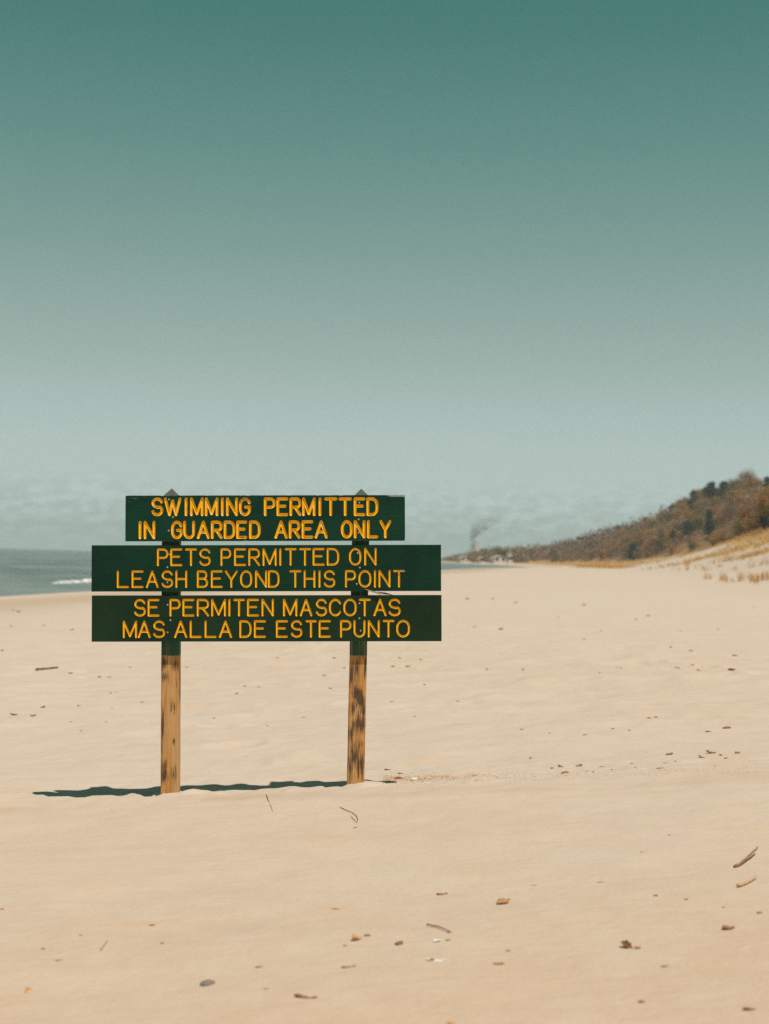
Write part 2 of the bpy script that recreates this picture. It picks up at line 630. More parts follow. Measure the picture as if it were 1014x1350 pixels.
BOWL = [(0, 1), (0.5, 1)] + arc(0.58, 0.735, 0.42, 0.265, 80, -80) + [(0.5, 0.47), (0, 0.47)]
OVAL = arc(0.5, 0.58, 0.5, 0.42, 180, 0, 14) + arc(0.5, 0.42, 0.5, 0.42, 0, -180, 14) + [(0, 0.58)]
GLYPH = {
    'A': [[(0, 0), (0.5, 1), (1, 0)], [(0.18, 0.34), (0.82, 0.34)]],
    'B': [[(0, 0), (0, 1), (0.55, 1)] + arc(0.56, 0.765, 0.36, 0.235, 85, -85) + [(0, 0.53)], [(0.5, 0.53)] + arc(0.58, 0.265, 0.42, 0.265, 85, -85) + [(0, 0)]],
    'C': [arc(0.5, 0.60, 0.5, 0.40, 25, 180, 12) + arc(0.5, 0.40, 0.5, 0.40, 180, 335, 12)],
    'D': [[(0, 0), (0, 1), (0.45, 1)] + arc(0.45, 0.60, 0.55, 0.40, 85, 0, 8) + arc(0.45, 0.40, 0.55, 0.40, 0, -85, 8) + [(0.45, 0), (0, 0)]],
    'E': [[(1, 1), (0, 1), (0, 0), (1, 0)], [(0, 0.54), (0.8, 0.54)]],
    'G': [arc(0.5, 0.63, 0.5, 0.37, 20, 180, 12) + arc(0.5, 0.37, 0.5, 0.37, 180, 355, 12) + [(1, 0.48), (0.55, 0.48)]],
    'H': [[(0, 0), (0, 1)], [(1, 0), (1, 1)], [(0, 0.51), (1, 0.51)]],
    'I': [[(0.5, 0), (0.5, 1)]],
    'L': [[(0, 1), (0, 0), (1, 0)]],
    'M': [[(0, 0), (0, 1), (0.5, 0.06), (1, 1), (1, 0)]],
    'N': [[(0, 0), (0, 1), (1, 0), (1, 1)]],
    'O': [OVAL],
    'P': [[(0, 0), (0, 1)], BOWL],
    'R': [[(0, 0), (0, 1)], BOWL, [(0.45, 0.47), (1, 0)]],
    'S': [arc(0.5, 0.745, 0.47, 0.255, 15, 250, 14) + [(0.62, 0.46)] + arc(0.5, 0.27, 0.5, 0.27, 55, -165, 14)],
    'T': [[(0, 1), (1, 1)], [(0.5, 1), (0.5, 0)]],
    'U': [[(0, 1), (0, 0.35)] + arc(0.5, 0.35, 0.5, 0.35, 180, 360, 12) + [(1, 1)]],
    'W': [[(0, 1), (0.28, 0), (0.5, 0.88), (0.72, 0), (1, 1)]],
    'Y': [[(0, 1), (0.5, 0.46), (1, 1)], [(0.5, 0.46), (0.5, 0)]],
}
# text, (top, bottom) at the left end, (top, bottom) at the right end, left-right extents of each letter in the photograph
LINES = [
    [('SWIMMINGPERMITTED', (655.9, 680.3), (655.7, 680.1),
      [199.5, 215.4, 216.4, 239.5, 243.3, 247.4, 250.8, 268.7, 270.3, 288.2, 291.2, 295.5, 298.1, 313.8, 315.3, 331.2,
       348.1, 363.8, 364.7, 380.1, 381.8, 397.6, 398.5, 416.2, 420, 424.1, 427.7, 444.9, 446.8, 464.1, 466.4, 481.8, 483.3, 499.1]),
     ('INGUARDEDAREAONLY', (686.8, 710.7), (685.5, 709.4),
      [182.8, 186.7, 189.7, 205.1, 225.6, 241, 241.8, 257.4, 259.7, 276.9, 278.2, 293.7, 295, 310.6, 311.7, 326, 328.6, 344,
       361.9, 379.6, 380.9, 396.3, 397.8, 413.2, 414.9, 432.4, 449.7, 465.4, 466.7, 482.1, 483.8, 498.7, 500.4, 516.2])],
    [('PETSPERMITTEDON', (723.2, 746.2), (722.3, 745.3),
      [207.3, 222.3, 224.7, 240.4, 244.4, 259.9, 262.5, 277.9, 290.8, 305, 308.7, 324.4, 327.6, 342.9, 346.5, 365, 368.5, 371.3,
       375.7, 391.2, 394.3, 410.1, 412.3, 428, 431, 447.4, 460.5, 476.8, 480.5, 496.8]),
     ('LEASHBEYONDTHISPOINT', (752.2, 775.0), (751.5, 774.3),
      [154.4, 170.2, 173.7, 189.2, 192.6, 209.4, 212.8, 228.3, 231.4, 246.8, 259.7, 274.4, 278.2, 293.7, 296.8, 313.7, 316.9, 332.8,
       336.6, 352.4, 353.4, 368.6, 381.7, 397.2, 400.7, 416, 420.2, 423.1, 427, 442.4, 455, 469.5, 472.7, 489.7, 493.3, 496,
       499.2, 515, 518.4, 533.9])],
    [('SEPERMITENMASCOTAS', (789.7, 812.7), (789.2, 812.2),
      [177, 192.6, 195, 210.5, 223.6, 238.4, 240.9, 256.5, 259.7, 276, 278.7, 298.1, 301.2, 304.4, 307.9, 322.9, 326, 341.8,
       345, 361.2, 373.4, 392.3, 395.4, 412, 416.4, 431.5, 434, 450.6, 452.9, 470.4, 473.6, 488.9, 492.4, 509.7, 512.1, 528.4]),
     ('MASALLADEESTEPUNTO', (818.2, 841.1), (817.2, 840.2),
      [162.3, 181, 182, 199, 201.8, 217.9, 229.9, 247.2, 250.4, 266, 270, 285.5, 288.9, 306.3, 315.8, 331.9, 335, 350.8,
       364, 379.7, 383.6, 399, 402.9, 417.5, 420.4, 436.4, 448.7, 463.7, 466.3, 482, 485.3, 501, 504.7, 520, 522.5, 540.5])],
]
# left x, top-left y, bottom-left y, right x, top-right y, bottom-right y, stroke width px, groove depth
BOARDS = [(165.4, 653.4, 713.6, 534.0, 652.6, 712.9, 3.7, 0.0060),
          (120.8, 718.9, 780.0, 581.6, 718.2, 779.2, 2.5, 0.0042),
          (121.0, 785.2, 846.2, 582.2, 784.7, 845.3, 2.6, 0.0042)]
SCREWS = [[(222.8, 658.6), (228, 682), (222.4, 699.7), (473.7, 662.8), (472.8, 684.9), (472.8, 702.6)],
          [(223.4, 731), (220.7, 748), (220.7, 768), (471.5, 729.4), (474.4, 748.3), (470.3, 769.9)],
          [(221, 797.5), (224.7, 817.7), (221, 833.8), (473.9, 795.6), (473.9, 815.3), (475.5, 831.6)]]


def board_material(name, base, chip, wearing):
    t = NT(name)
    p = t.obj()
    grainv = t.mapping(p, (3.0, 8.0, 160.0))
    g = t.noise(grainv, 1.0, 5, 0.6)
    patch = t.noise(p, 5.0, 5, 0.6)
    c = t.mix(t.rng(patch, 0.3, 0.7), base, tuple(x * 1.5 for x in base[:3]) + (1,))
    c = t.mix(t.rng(g, 0.62, 0.80, 0.0, 0.50 if wearing else 0.16), c, C(0.07, 0.11, 0.08))
    wear = t.attr('wear')
    sp = t.noise(t.mapping(p, (11, 11, 130)), 1.0, 5, 0.7)
    m = t.rng(t.math('ADD', sp, t.math('MULTIPLY', wear, 0.55)), 0.78, 0.84)
    t.color(t.mix(m, c, chip))
    t.rough(t.rng(patch, 0.3, 0.7, 0.5, 0.7))
    t.bsdf.inputs['Specular IOR Level'].default_value = 0.16
    t.bump(t.math('ADD', g, t.math('MULTIPLY', t.noise(p, 60, 3, 0.6), 0.4)), 0.25, 0.0025)
    return t.m


M_green = [board_material('green_paint_weathered', C(0.0035, 0.031, 0.0175), C(0.34, 0.31, 0.27), True),
           board_material('green_paint_dark', C(0.0030, 0.027, 0.0150), C(0.22, 0.20, 0.16), False),
           board_material('green_paint_olive', C(0.0085, 0.026, 0.0125), C(0.22, 0.20, 0.16), False)]


def letter_material(name, wearing):
    t = NT(name)
    p = t.obj()
    n = t.noise(p, 45, 4, 0.6)
    n2 = t.noise(p, 13, 3, 0.6)
    c = t.mix(t.rng(n2, 0.3, 0.7), C(0.95, 0.46, 0.004), C(0.97, 0.53, 0.010))
    if wearing:
        c = t.mix(t.rng(n, 0.57, 0.68, 0, 0.75), c, C(0.78, 0.62, 0.36))
        c = t.mix(t.rng(n2, 0.62, 0.72, 0, 0.8), c, C(0.62, 0.24, 0.03))
    else:
        c = t.mix(t.rng(n, 0.62, 0.78, 0, 0.5), c, C(0.80, 0.30, 0.015))
    t.color(c)
    t.bsdf.inputs['Specular IOR Level'].default_value = 0.15
    t.rough(0.55)
    return t.m


M_letter = [letter_material('yellow_paint_worn', True), letter_material('yellow_paint', False), letter_material('yellow_paint', False)]
M_screw = simple('galvanised_screw', C(0.42, 0.36, 0.31), 0.45, 0.5)


def seg_dist(px, py, segs):
    best = np.full(px.shape, 1e9)
    cx, cy = np.zeros_like(px), np.zeros_like(py)
    for (ax, ay, bx, by) in segs:
        dx, dy = bx - ax, by - ay
        L = dx * dx + dy * dy + 1e-12
        t = np.clip(((px - ax) * dx + (py - ay) * dy) / L, 0, 1)
        qx, qy = ax + t * dx, ay + t * dy
        d = np.hypot(px - qx, py - qy)
        m = d < best
        best[m] = d[m]
        cx[m] = qx[m]
        cy[m] = qy[m]
    return best, cx, cy


SIGN_BASE = Vector((-0.60, 7.385, 0.0))
SIGN_BASE.z = float(height(SIGN_BASE.x, SIGN_BASE.y))
sign = empty('beach_sign', SIGN_BASE)
tag(sign, 'dark green wooden sign of three boards with yellow routed writing on two posts', 'sign')

BOARD_LABELS = ['shorter weathered top board reading SWIMMING PERMITTED IN GUARDED AREA ONLY',
                'long middle board reading PETS PERMITTED ON LEASH BEYOND THIS POINT',
                'long bottom board reading SE PERMITEN MASCOTAS MAS ALLA DE ESTE PUNTO']


def build_board(bi):
    xl, ytl, ybl, xr, ytr, ybr, sw, depth = BOARDS[bi]
    TL, BL, TR, BR = at(xl, ytl, D), at(xl, ybl, D), at(xr, ytr, D), at(xr, ybr, D)
    cen = (TL + BL + TR + BR) / 4
    ax = ((TR + BR) / 2 - (TL + BL) / 2)
    w = ax.length
    ax.normalize()
    up = Vector((-ax.z, 0, ax.x))
    h = (((TL + TR) / 2) - ((BL + BR) / 2)).dot(up)
    loc = lambda px, py: ((at(px, py, D) - cen).dot(ax), (at(px, py, D) - cen).dot(up))
    st = 0.0016
    nx, ny = int(w / st) + 1, int(h / st) + 1
    us, vs = np.linspace(-w / 2, w / 2, nx), np.linspace(-h / 2, h / 2, ny)
    U, V = np.meshgrid(us, vs)
    dist = np.full(U.shape, 1e9)
    QX, QY = np.zeros_like(U), np.zeros_like(U)
    hw = sw / 2 * D / FPX
    for text, (tl, bl), (tr, br), ext in LINES[bi]:
        x0, x1 = ext[0], ext[-1]
        for k, ch in enumerate(text):
            a, b = ext[2 * k], ext[2 * k + 1]
            f = ((a + b) / 2 - x0) / (x1 - x0)
            top, bot = tl + (tr - tl) * f + sw / 2, bl + (br - bl) * f - sw / 2
            if ch == 'I':
                la = lb = (a + b) / 2
            else:
                la, lb = a + sw / 2, b - sw / 2
            segs = []
            jr = random.Random(bi * 100 + k)
            jx = jr.uniform(-0.15, 0.15)
            for stroke in GLYPH[ch]:
                pts = [loc(la + (lb - la) * x + jx, bot + (top - bot) * y) for x, y in stroke]
                segs += [(p[0], p[1], q[0], q[1]) for p, q in zip(pts[:-1], pts[1:])]
            mnx, mxx = min(min(s[0], s[2]) for s in segs) - 0.02, max(max(s[0], s[2]) for s in segs) + 0.02
            mny, mxy = min(min(s[1], s[3]) for s in segs) - 0.02, max(max(s[1], s[3]) for s in segs) + 0.02
            i0, i1 = np.searchsorted(us, mnx), np.searchsorted(us, mxx)
            j0, j1 = np.searchsorted(vs, mny), np.searchsorted(vs, mxy)
            sl = (slice(j0, j1), slice(i0, i1))
            dd, qx, qy = seg_dist(U[sl], V[sl], segs)
            m = dd < dist[sl]
            dist[sl] = np.where(m, dd, dist[sl])
            QX[sl] = np.where(m, qx, QX[sl])
            QY[sl] = np.where(m, qy, QY[sl])
    # pull vertices close to the groove's edge onto it, so the edge is clean
    e = np.abs(dist - hw) < st * 0.55
    gxv, gyv = (U - QX) / np.maximum(dist, 1e-9), (V - QY) / np.maximum(dist, 1e-9)
    inner = e.copy()
    inner[0, :] = inner[-1, :] = inner[:, 0] = inner[:, -1] = False
    U = np.where(inner, QX + gxv * hw, U)
    V = np.where(inner, QY + gyv * hw, V)
    dist = np.where(inner, hw, dist)
    rr = np.clip(dist / hw, 0, 1)
    dep = depth * np.clip(1 - rr ** 2.6, 0, 1) ** 0.6
    # chipped top edge and worn corners of the old board
    wear = np.zeros_like(U)
    edge = np.minimum(np.minimum(U + w / 2, w / 2 - U), np.minimum(V + h / 2, h / 2 - V))
    if bi == 0:
        wear += 0.26 * np.exp(-(edge / 0.004) ** 2)
        wear += 0.95 * np.exp(-((h / 2 - V) / 0.010) ** 2) * sstep(w / 2 - 0.11, w / 2 - 0.06, U)
        wear += 0.28 * np.exp(-((U + w / 2 - 0.03) / 0.05) ** 2 - ((V - h / 2 + 0.02) / 0.02) ** 2)
        wear += 0.35 * np.exp(-((U - w / 2) / 0.03) ** 2 - ((V + h / 2) / 0.012) ** 2)
        wear += 0.10
        chipn = fbm(U / 0.03, V * 0, 44, 3)
        V = V - np.where(V > h / 2 - st * 1.5, np.clip(chipn - 0.16, 0, 1) * 0.016, 0)
    else:
        wear += 0.22 * np.exp(-(edge / 0.003) ** 2)
    P = np.array(cen)[None, None] + U[..., None] * np.array(ax) + V[..., None] * np.array(up) + dep[..., None] * np.array([0, 1.0, 0])
    P = P - np.array(SIGN_BASE)
    idx = np.arange(nx * ny).reshape(ny, nx)
    f = np.stack([idx[:-1, :-1], idx[:-1, 1:], idx[1:, 1:], idx[1:, :-1]], -1).reshape(-1, 4)
    fd = np.max(dist.ravel()[f], axis=1)
    isl = fd <= hw + 1e-6
    # board: front without grooves + back and edges
    bidx = idx[0, :].tolist() + idx[1:, -1].tolist() + idx[-1, -2::-1].tolist() + idx[-2:0:-1, 0].tolist()
    fr = P.reshape(-1, 3)
    nb = len(bidx)
    back = fr[bidx] + np.array([0, BT, 0])
    allv = np.vstack([fr, back])
    nb0 = len(fr)
    sides = np.array([[bidx[i], nb0 + i, nb0 + (i + 1) % nb, bidx[(i + 1) % nb]] for i in range(nb)])[:, ::-1]
    # back face as strips between bottom row and top row of the ring
    top = [nb0 + (nx + ny - 2) + i for i in range(nx)][::-1]
    bot = [nb0 + i for i in range(nx)]
    backf = np.array([[bot[i], top[i], top[i + 1], bot[i + 1]] for i in range(nx - 1)])
    faces = np.vstack([f[~isl], sides, backf])
    allwear = np.concatenate([wear.ravel(), wear.ravel()[bidx]])

    def compact(vv, ff, wv):
        used = np.unique(ff)
        mp = np.full(len(vv), -1)
        mp[used] = np.arange(len(used))
        return vv[used], mp[ff], wv[used]

    v1, f1, w1 = compact(allv, faces, allwear)
    b = mesh_obj('board', v1, f1, M_green[bi], sign)
    float_attr(b, 'wear', w1)
    b['label'] = BOARD_LABELS[bi]
    v2, f2, w2 = compact(fr, f[isl], wear.ravel())
    mesh_obj('lettering', v2, f2, M_letter[bi], b, smooth=True)
    for (sx, sy) in SCREWS[bi]:
        c = at(sx, sy, D) - SIGN_BASE
        bm = bmesh.new()
        bmesh.ops.create_uvsphere(bm, u_segments=12, v_segments=6, radius=0.0046)
        for v in bm.verts:
            v.co = Vector((v.co.x, v.co.z * 0.45, v.co.y)) + c
        me = bpy.data.meshes.new('screw')
        bm.to_mesh(me)
        bm.free()
        me.materials.append(M_screw)
        o = bpy.data.objects.new('screw', me)
        o.parent = b
        col.objects.link(o)
    return b


boards = [build_board(i) for i in range(3)]


def sliver(name, pts, thick, mat, parent):
    """a torn strip of wood: tapering polygon given in pixels, with thickness, curling out of the board plane"""
    n = len(pts)
    V = []
    for k, (x, y, dy) in enumerate(pts):
        V.append(at(x, y, D + dy) - SIGN_BASE)
    for k, (x, y, dy) in enumerate(pts):
        V.append(at(x, y, D + dy + thick) - SIGN_BASE)
    Fc = [tuple(range(n)), tuple(range(2 * n - 1, n - 1, -1))] + [(i, i + n, (i + 1) % n + n, (i + 1) % n) for i in range(n)]
    return mesh_obj(name, V, Fc, mat, parent)


M_raw = simple('raw_wood', C(0.62, 0.50, 0.37), 0.85)
M_rawdark = simple('weathered_raw_wood', C(0.13, 0.10, 0.07), 0.85)
sliver('splinter', [(479.5, 776.2, -0.004), (486, 777.3, -0.012), (501.5, 781.6, -0.016), (503, 784.4, -0.012), (490, 780.4, -0.004)], 0.004, M_raw, boards[1])
sliver('splinter', [(497, 780.0, 0.004), (509, 781.3, 0.0), (519.5, 784.8, 0.004), (505, 783.2, 0.008)], 0.003, M_rawdark, boards[1])
sliver('splinter', [(523.8, 752.2, -0.003), (530, 751.6, -0.007), (534.2, 752.6, -0.003), (530, 754.2, -0.003)], 0.003, M_raw, boards[1])


def post_material(name, dark, z_paint, marks):
    t = NT(name)
    p = t.pos()
    fib = t.noise(t.mapping(p, (70, 70, 2.2)), 1.0, 5, 0.62)
    wide = t.noise(t.mapping(p, (16, 16, 1.6)), 1.0, 4, 0.6, 0.5)
    c = t.mix(t.rng(fib, 0.3, 0.7), C(0.40, 0.178, 0.046), C(0.65, 0.325, 0.098))
    c = t.mix(t.rng(wide, 0.4, 0.65, 0, 0.55), c, C(0.58, 0.38, 0.20))
    # grey-black weathering in long ragged patches, and knots
    blo = t.noise(t.mapping(p, (9, 9, 4.5), (dark * 1.2, 0, dark * 2.3)), 1.0, 3, 0.55)
    rag = t.noise(t.mapping(p, (150, 150, 7)), 1.0, 5, 0.7)
    a = t.math('ADD', t.math('MULTIPLY', blo, 1.0), t.math('MULTIPLY', rag, 0.55))
    lo = 0.93 if dark < 0.5 else 0.86
    c = t.mix(t.rng(a, lo, lo + 0.10, 0, 0.85), c, C(0.045, 0.033, 0.024))
    sx = t.new('ShaderNodeSeparateXYZ')
    t.link(p, sx.inputs[0])
    best = None
    for (mx, mz, rx, rz) in marks:
        dx = t.math('MULTIPLY', t.math('SUBTRACT', sx.outputs['X'], mx), 1.0 / rx)
        dz = t.math('MULTIPLY', t.math('SUBTRACT', sx.outputs['Z'], mz), 1.0 / rz)
        d = t.math('SQRT', t.math('ADD', t.math('MULTIPLY', dx, dx), t.math('MULTIPLY', dz, dz)))
        best = d if best is None else t.math('MINIMUM', best, d)
    k = t.math('ADD', best, t.math('MULTIPLY', t.math('SUBTRACT', rag, 0.5), 7.0))
    c = t.mix(t.rng(k, 0.80, 1.35, 0.55, 0.0), c, C(0.17, 0.085, 0.04))
    c = t.mix(t.rng(k, 0.45, 0.80, 0.85, 0.0), c, C(0.055, 0.040, 0.030))
    crack = t.noise(t.mapping(p, (110, 110, 1.2)), 1.0, 3, 0.5)
    c = t.mix(t.rng(crack, 0.62, 0.70, 0.0, 0.6), c, C(0.12, 0.06, 0.028))
    # green paint on the upper part
    sep = t.new('ShaderNodeSeparateXYZ')
    t.link(p, sep.inputs[0])
    pm = t.rng(t.math('ADD', sep.outputs['Z'], t.math('MULTIPLY', t.math('SUBTRACT', rag, 0.5), 0.02)), z_paint - 0.003, z_paint + 0.003)
    gp = t.mix(t.rng(t.math('ADD', fib, t.math('MULTIPLY', wide, 0.5)), 0.70, 0.92, 0, 0.8 if dark > .5 else .4), C(0.028, 0.085, 0.052), C(0.24, 0.18, 0.10))
    t.color(t.mix(pm, c, gp))
    t.rough(0.8)
    t.bump(t.math('ADD', fib, t.math('MULTIPLY', rag, 0.5)), 0.5, 0.004)
    return t.m


M_cap = simple('post_top_grain', C(0.075, 0.085, 0.075), 0.85)
Yp = D + BT + 0.001


def build_post(xt, yt, xb, yb, peak, dark, marks):
    """xt/xb: left edge of the front face near the top and at the sand, in pixels"""
    zc = at(xt, 864, Yp).z
    mk = []
    for (mx, my, rx, ry) in marks:
        q = at(mx, my, Yp)
        mk.append((q.x, q.z, rx * Yp / FPX, ry * Yp / FPX))
    mat = post_material('post_wood_dark' if dark > .5 else 'post_wood_golden', dark, zc, mk)
    T, B = at(xt, yt, Yp), at(xb, yb, Yp)
    axis_ = (T - B).normalized()
    side = Vector((axis_.z, 0, -axis_.x))
    dep = Vector((0, 1, 0))
    ztop = at(peak[0], 655.2, Yp)
    L = (ztop - B).dot(axis_)
    V, Fc, mi = [], [], []
    n = 40
    ch = 0.004
    ringdef = [(ch, 0), (PW - ch, 0), (PW, ch), (PW, PW - ch), (PW - ch, PW), (ch, PW), (0, PW - ch), (0, ch)]
    levels = [-0.45] + [L * i / n for i in range(n + 1)]
    rj = random.Random(int(xt))
    for lv in levels:
        j1, j2 = rj.uniform(-0.0006, 0.0006), rj.uniform(-0.0006, 0.0006)
        for (a, b) in ringdef:
            V.append(B + axis_ * lv + side * (a + j1) + dep * (b + j2) - SIGN_BASE)
    r = len(ringdef)
    for i in range(len(levels) - 1):
        for k in range(r):
            a, b = i * r + k, i * r + (k + 1) % r
            Fc.append((a, b, b + r, a + r))
            mi.append(0)
    pk = at(peak[0], peak[1], Yp + PW / 2) - SIGN_BASE
    V.append(pk)
    o = (len(levels) - 1) * r
    for k in range(r):
        Fc.append((o + k, o + (k + 1) % r, len(V) - 1))
        mi.append(1)
    p = mesh_obj('post', V, Fc, [mat, M_cap], sign, mi)
    p['label'] = 'right post streaked with black weathering' if dark > .5 else 'left post of golden wood with knots'
    return p


build_post(213.2, 716, 211.7, 1046, (226.7, 643.8), 0.0,
           [(216.5, 874, 4, 9), (219, 893, 4.5, 7), (230, 878, 5, 7), (214.6, 962, 1.8, 26), (216, 1009, 4, 8), (217, 1022, 4, 9), (229.5, 1022, 3, 10), (229, 977, 1.5, 4)])
build_post(464.0, 716, 457.3, 1031, (476.4, 644.2), 1.0,
           [(470, 880, 5, 14), (463.5, 888, 2.4, 18), (482.5, 880, 2.2, 13), (471, 914, 7, 7), (465, 934, 3.5, 9), (479.5, 936, 4, 7), (474, 955, 9, 10), (462.5, 967, 3.5, 11), (467, 1000, 6, 15), (474.5, 1006, 6, 15), (461, 1012, 3.5, 15), (478, 925, 3, 8)])

# ------------------------------------------------------------------ litter on the sand
M_leaf = {}


def leaf_mat(name, c1, c2):
    t = NT(name)
    n = t.noise(t.obj(), 55, 4, 0.6)
    k = t.math('ADD', t.math('MULTIPLY', n, 0.7), t.math('MULTIPLY', t.rand(), 0.3))
    t.color(t.mix(t.rng(k, 0.3, 0.7), c1, c2))
    t.rough(0.75)
    M_leaf[name] = t.m


leaf_mat('leaf_orange', C(0.52, 0.25, 0.08), C(0.62, 0.36, 0.15))
leaf_mat('leaf_brown', C(0.28, 0.13, 0.055), C(0.46, 0.26, 0.13))
leaf_mat('leaf_dark', C(0.16, 0.066, 0.034), C(0.32, 0.15, 0.075))
leaf_mat('leaf_tan', C(0.44, 0.29, 0.16), C(0.52, 0.37, 0.22))
leaf_mat('bark', C(0.20, 0.088, 0.040), C(0.40, 0.20, 0.09))
leaf_mat('twig_pale', C(0.44, 0.27, 0.13), C(0.56, 0.39, 0.21))
leaf_mat('twig_brown', C(0.17, 0.08, 0.036), C(0.30, 0.15, 0.068))
leaf_mat('pebble_grey', C(0.16, 0.125, 0.105), C(0.27, 0.215, 0.18))
leaf_mat('pebble_pale', C(0.62, 0.55, 0.47), C(0.75, 0.69, 0.60))
leaf_mat('shell', C(0.50, 0.52, 0.50), C(0.66, 0.67, 0.64))


def leaf_mesh(seed, curl=0.35, asp=0.42):
    """a dry leaf one unit long, curled along and across, with thickness and a midrib"""
    r = random.Random(seed)
    nu, nv = 12, 6
    V, Fc = [], []
    ph = r.uniform(0, 6)
    for layer in (0, 1):
        for i in range(nu + 1):
            u = i / nu
            half = asp / 2 * (math.sin(math.pi * u ** 0.85) ** 0.75) * (1 + 0.16 * math.sin(u * 19 + ph)) + 0.006
            for j in range(nv + 1):
                v = j / nv * 2 - 1
                x = u - 0.5
                y = v * half * (1 - 0.15 * curl * abs(v))
                z = curl * (0.9 * (x * x) + 0.65 * abs(v) ** 1.6 * half * 1.6) + 0.03 * math.sin(7 * u + 3 * v + ph)
                z += (0.012 if layer else -0.004)
                V.append((x, y, z + 0.01))
    n1 = (nu + 1) * (nv + 1)
    q = lambda i, j, l: l * n1 + i * (nv + 1) + j
    for i in range(nu):
        for j in range(nv):
            Fc.append((q(i, j, 1), q(i + 1, j, 1), q(i + 1, j + 1, 1), q(i, j + 1, 1)))
            Fc.append((q(i, j, 0), q(i, j + 1, 0), q(i + 1, j + 1, 0), q(i + 1, j, 0)))
    for i in range(nu):
        for j in (0, nv):
            Fc.append((q(i, j, 0), q(i + 1, j, 0), q(i + 1, j, 1), q(i, j, 1)))
    for j in range(nv):
        for i in (0, nu):
            Fc.append((q(i, j, 0), q(i, j + 1, 0), q(i, j + 1, 1), q(i, j, 1)))
    return V, Fc


def chunk_mesh(seed, sy=0.6, sz=0.45):
    r = random.Random(seed)
    bend = r.uniform(-0.9, 0.9)
    bm = bmesh.new()
    bmesh.ops.create_icosphere(bm, subdivisions=2, radius=0.5)
    off = Vector((r.uniform(0, 9), r.uniform(0, 9), 0))
    for v in bm.verts:
        k = 0.78 + 0.5 * float(vnoise(v.co.x * 3 + off.x + v.co.z, v.co.y * 3 + off.y - v.co.z, seed))
        v.co = Vector((v.co.x * k, v.co.y * k * sy * (1 - 0.7 * v.co.x) + bend * v.co.x ** 2 * 0.5, v.co.z * k * sz * (1 + 0.6 * v.co.x) + sz * 0.18))
    bm.verts.index_update()
    V = [v.co.copy() for v in bm.verts]
    Fc = [tuple(v.index for v in f.verts) for f in bm.faces]
    bm.free()
    return V, Fc


def tube(pts, rads, n=7):
    V, Fc = [], []
    pts = [Vector(p) for p in pts]
    for i, p in enumerate(pts):
        d = (pts[min(i + 1, len(pts) - 1)] - pts[max(i - 1, 0)])
        if d.length < 1e-9:
            d = Vector((1, 0, 0))
        d.normalize()
        a = d.cross(Vector((0.11, 0.2, 1))).normalized()
        b = d.cross(a)
        for k in range(n):
            t = 2 * math.pi * k / n
            V.append(p + (a * math.cos(t) + b * math.sin(t)) * rads[i])
    for i in range(len(pts) - 1):
        for k in range(n):
            A, B = i * n + k, i * n + (k + 1) % n
            Fc.append((A, B, B + n, A + n))
    Fc.append(tuple(range(n - 1, -1, -1)))
    Fc.append(tuple(range((len(pts) - 1) * n, len(pts) * n)))
    return V, Fc


def place(o, px, py, length_px, tilt=(0, 0), rot=None, sink=0.0):
    g = ground_hit(px, py)
    m = length_px * g.y / FPX
    o.location = g - Vector((0, 0, sink * m))
    o.scale = (m, m, m)
    o.rotation_euler = (tilt[0], tilt[1], random.uniform(-0.5, 0.5) if rot is None else rot)
    return o


def leaf(px, py, L, mat, label, curl=0.35, rot=None, asp=0.42, tilt=(0, 0), group=None, name='dry_leaf', cat='leaf', sink=0.02):
    V, Fc = leaf_mesh(int(px * 7 + py), curl, asp)
    o = mesh_obj(name, V, Fc, M_leaf[mat], smooth=True)
    place(o, px, py, L, tilt, rot, sink)
    return tag(o, label, cat, group)


def chunk(px, py, L, mat, label, name='bark_chip', cat='bark', sy=0.6, sz=0.45, rot=None, group=None, sink=0.05):
    V, Fc = chunk_mesh(int(px * 3 + py), sy, sz)
    o = mesh_obj(name, V, Fc, M_leaf[mat], smooth=(mat.startswith('pebble')))
    place(o, px, py, L, rot=rot, sink=sink)
    return tag(o, label, cat, group)


def stick(path, w_px, mat, label, lift=0.0, name='twig', cat='twig', lifts=None):
    G = [ground_hit(*p) for p in path]
    base = G[0].copy()
    pts, rads = [], []
    for i, g in enumerate(G):
        r = w_px / 2 * g.y / FPX
        lf = lifts[i] if lifts else lift
        pts.append(g - base + Vector((0, 0, r * 0.7 + lf)))
        rads.append(r * (1.0 - 0.45 * i / max(1, len(G) - 1)))
    # subdivide with slight knobbliness
    P2, R2 = [], []
    rr = random.Random(len(path) * 31 + int(path[0][0]))
    for i in range(len(pts) - 1):
        for k in range(4):
            f = k / 4
            P2.append(pts[i].lerp(pts[i + 1], f) + Vector((rr.uniform(-1, 1), rr.uniform(-1, 1), rr.uniform(-.5, 1))) * rads[i] * 0.35)
            R2.append((rads[i] * (1 - f) + rads[i + 1] * f) * rr.uniform(0.85, 1.2))
    P2.append(pts[-1])
    R2.append(rads[-1] * 0.7)
    V, Fc = tube(P2, R2)
    o = mesh_obj(name, V, Fc, M_leaf[mat], smooth=True)
    o.location = base
    return tag(o, label, cat)


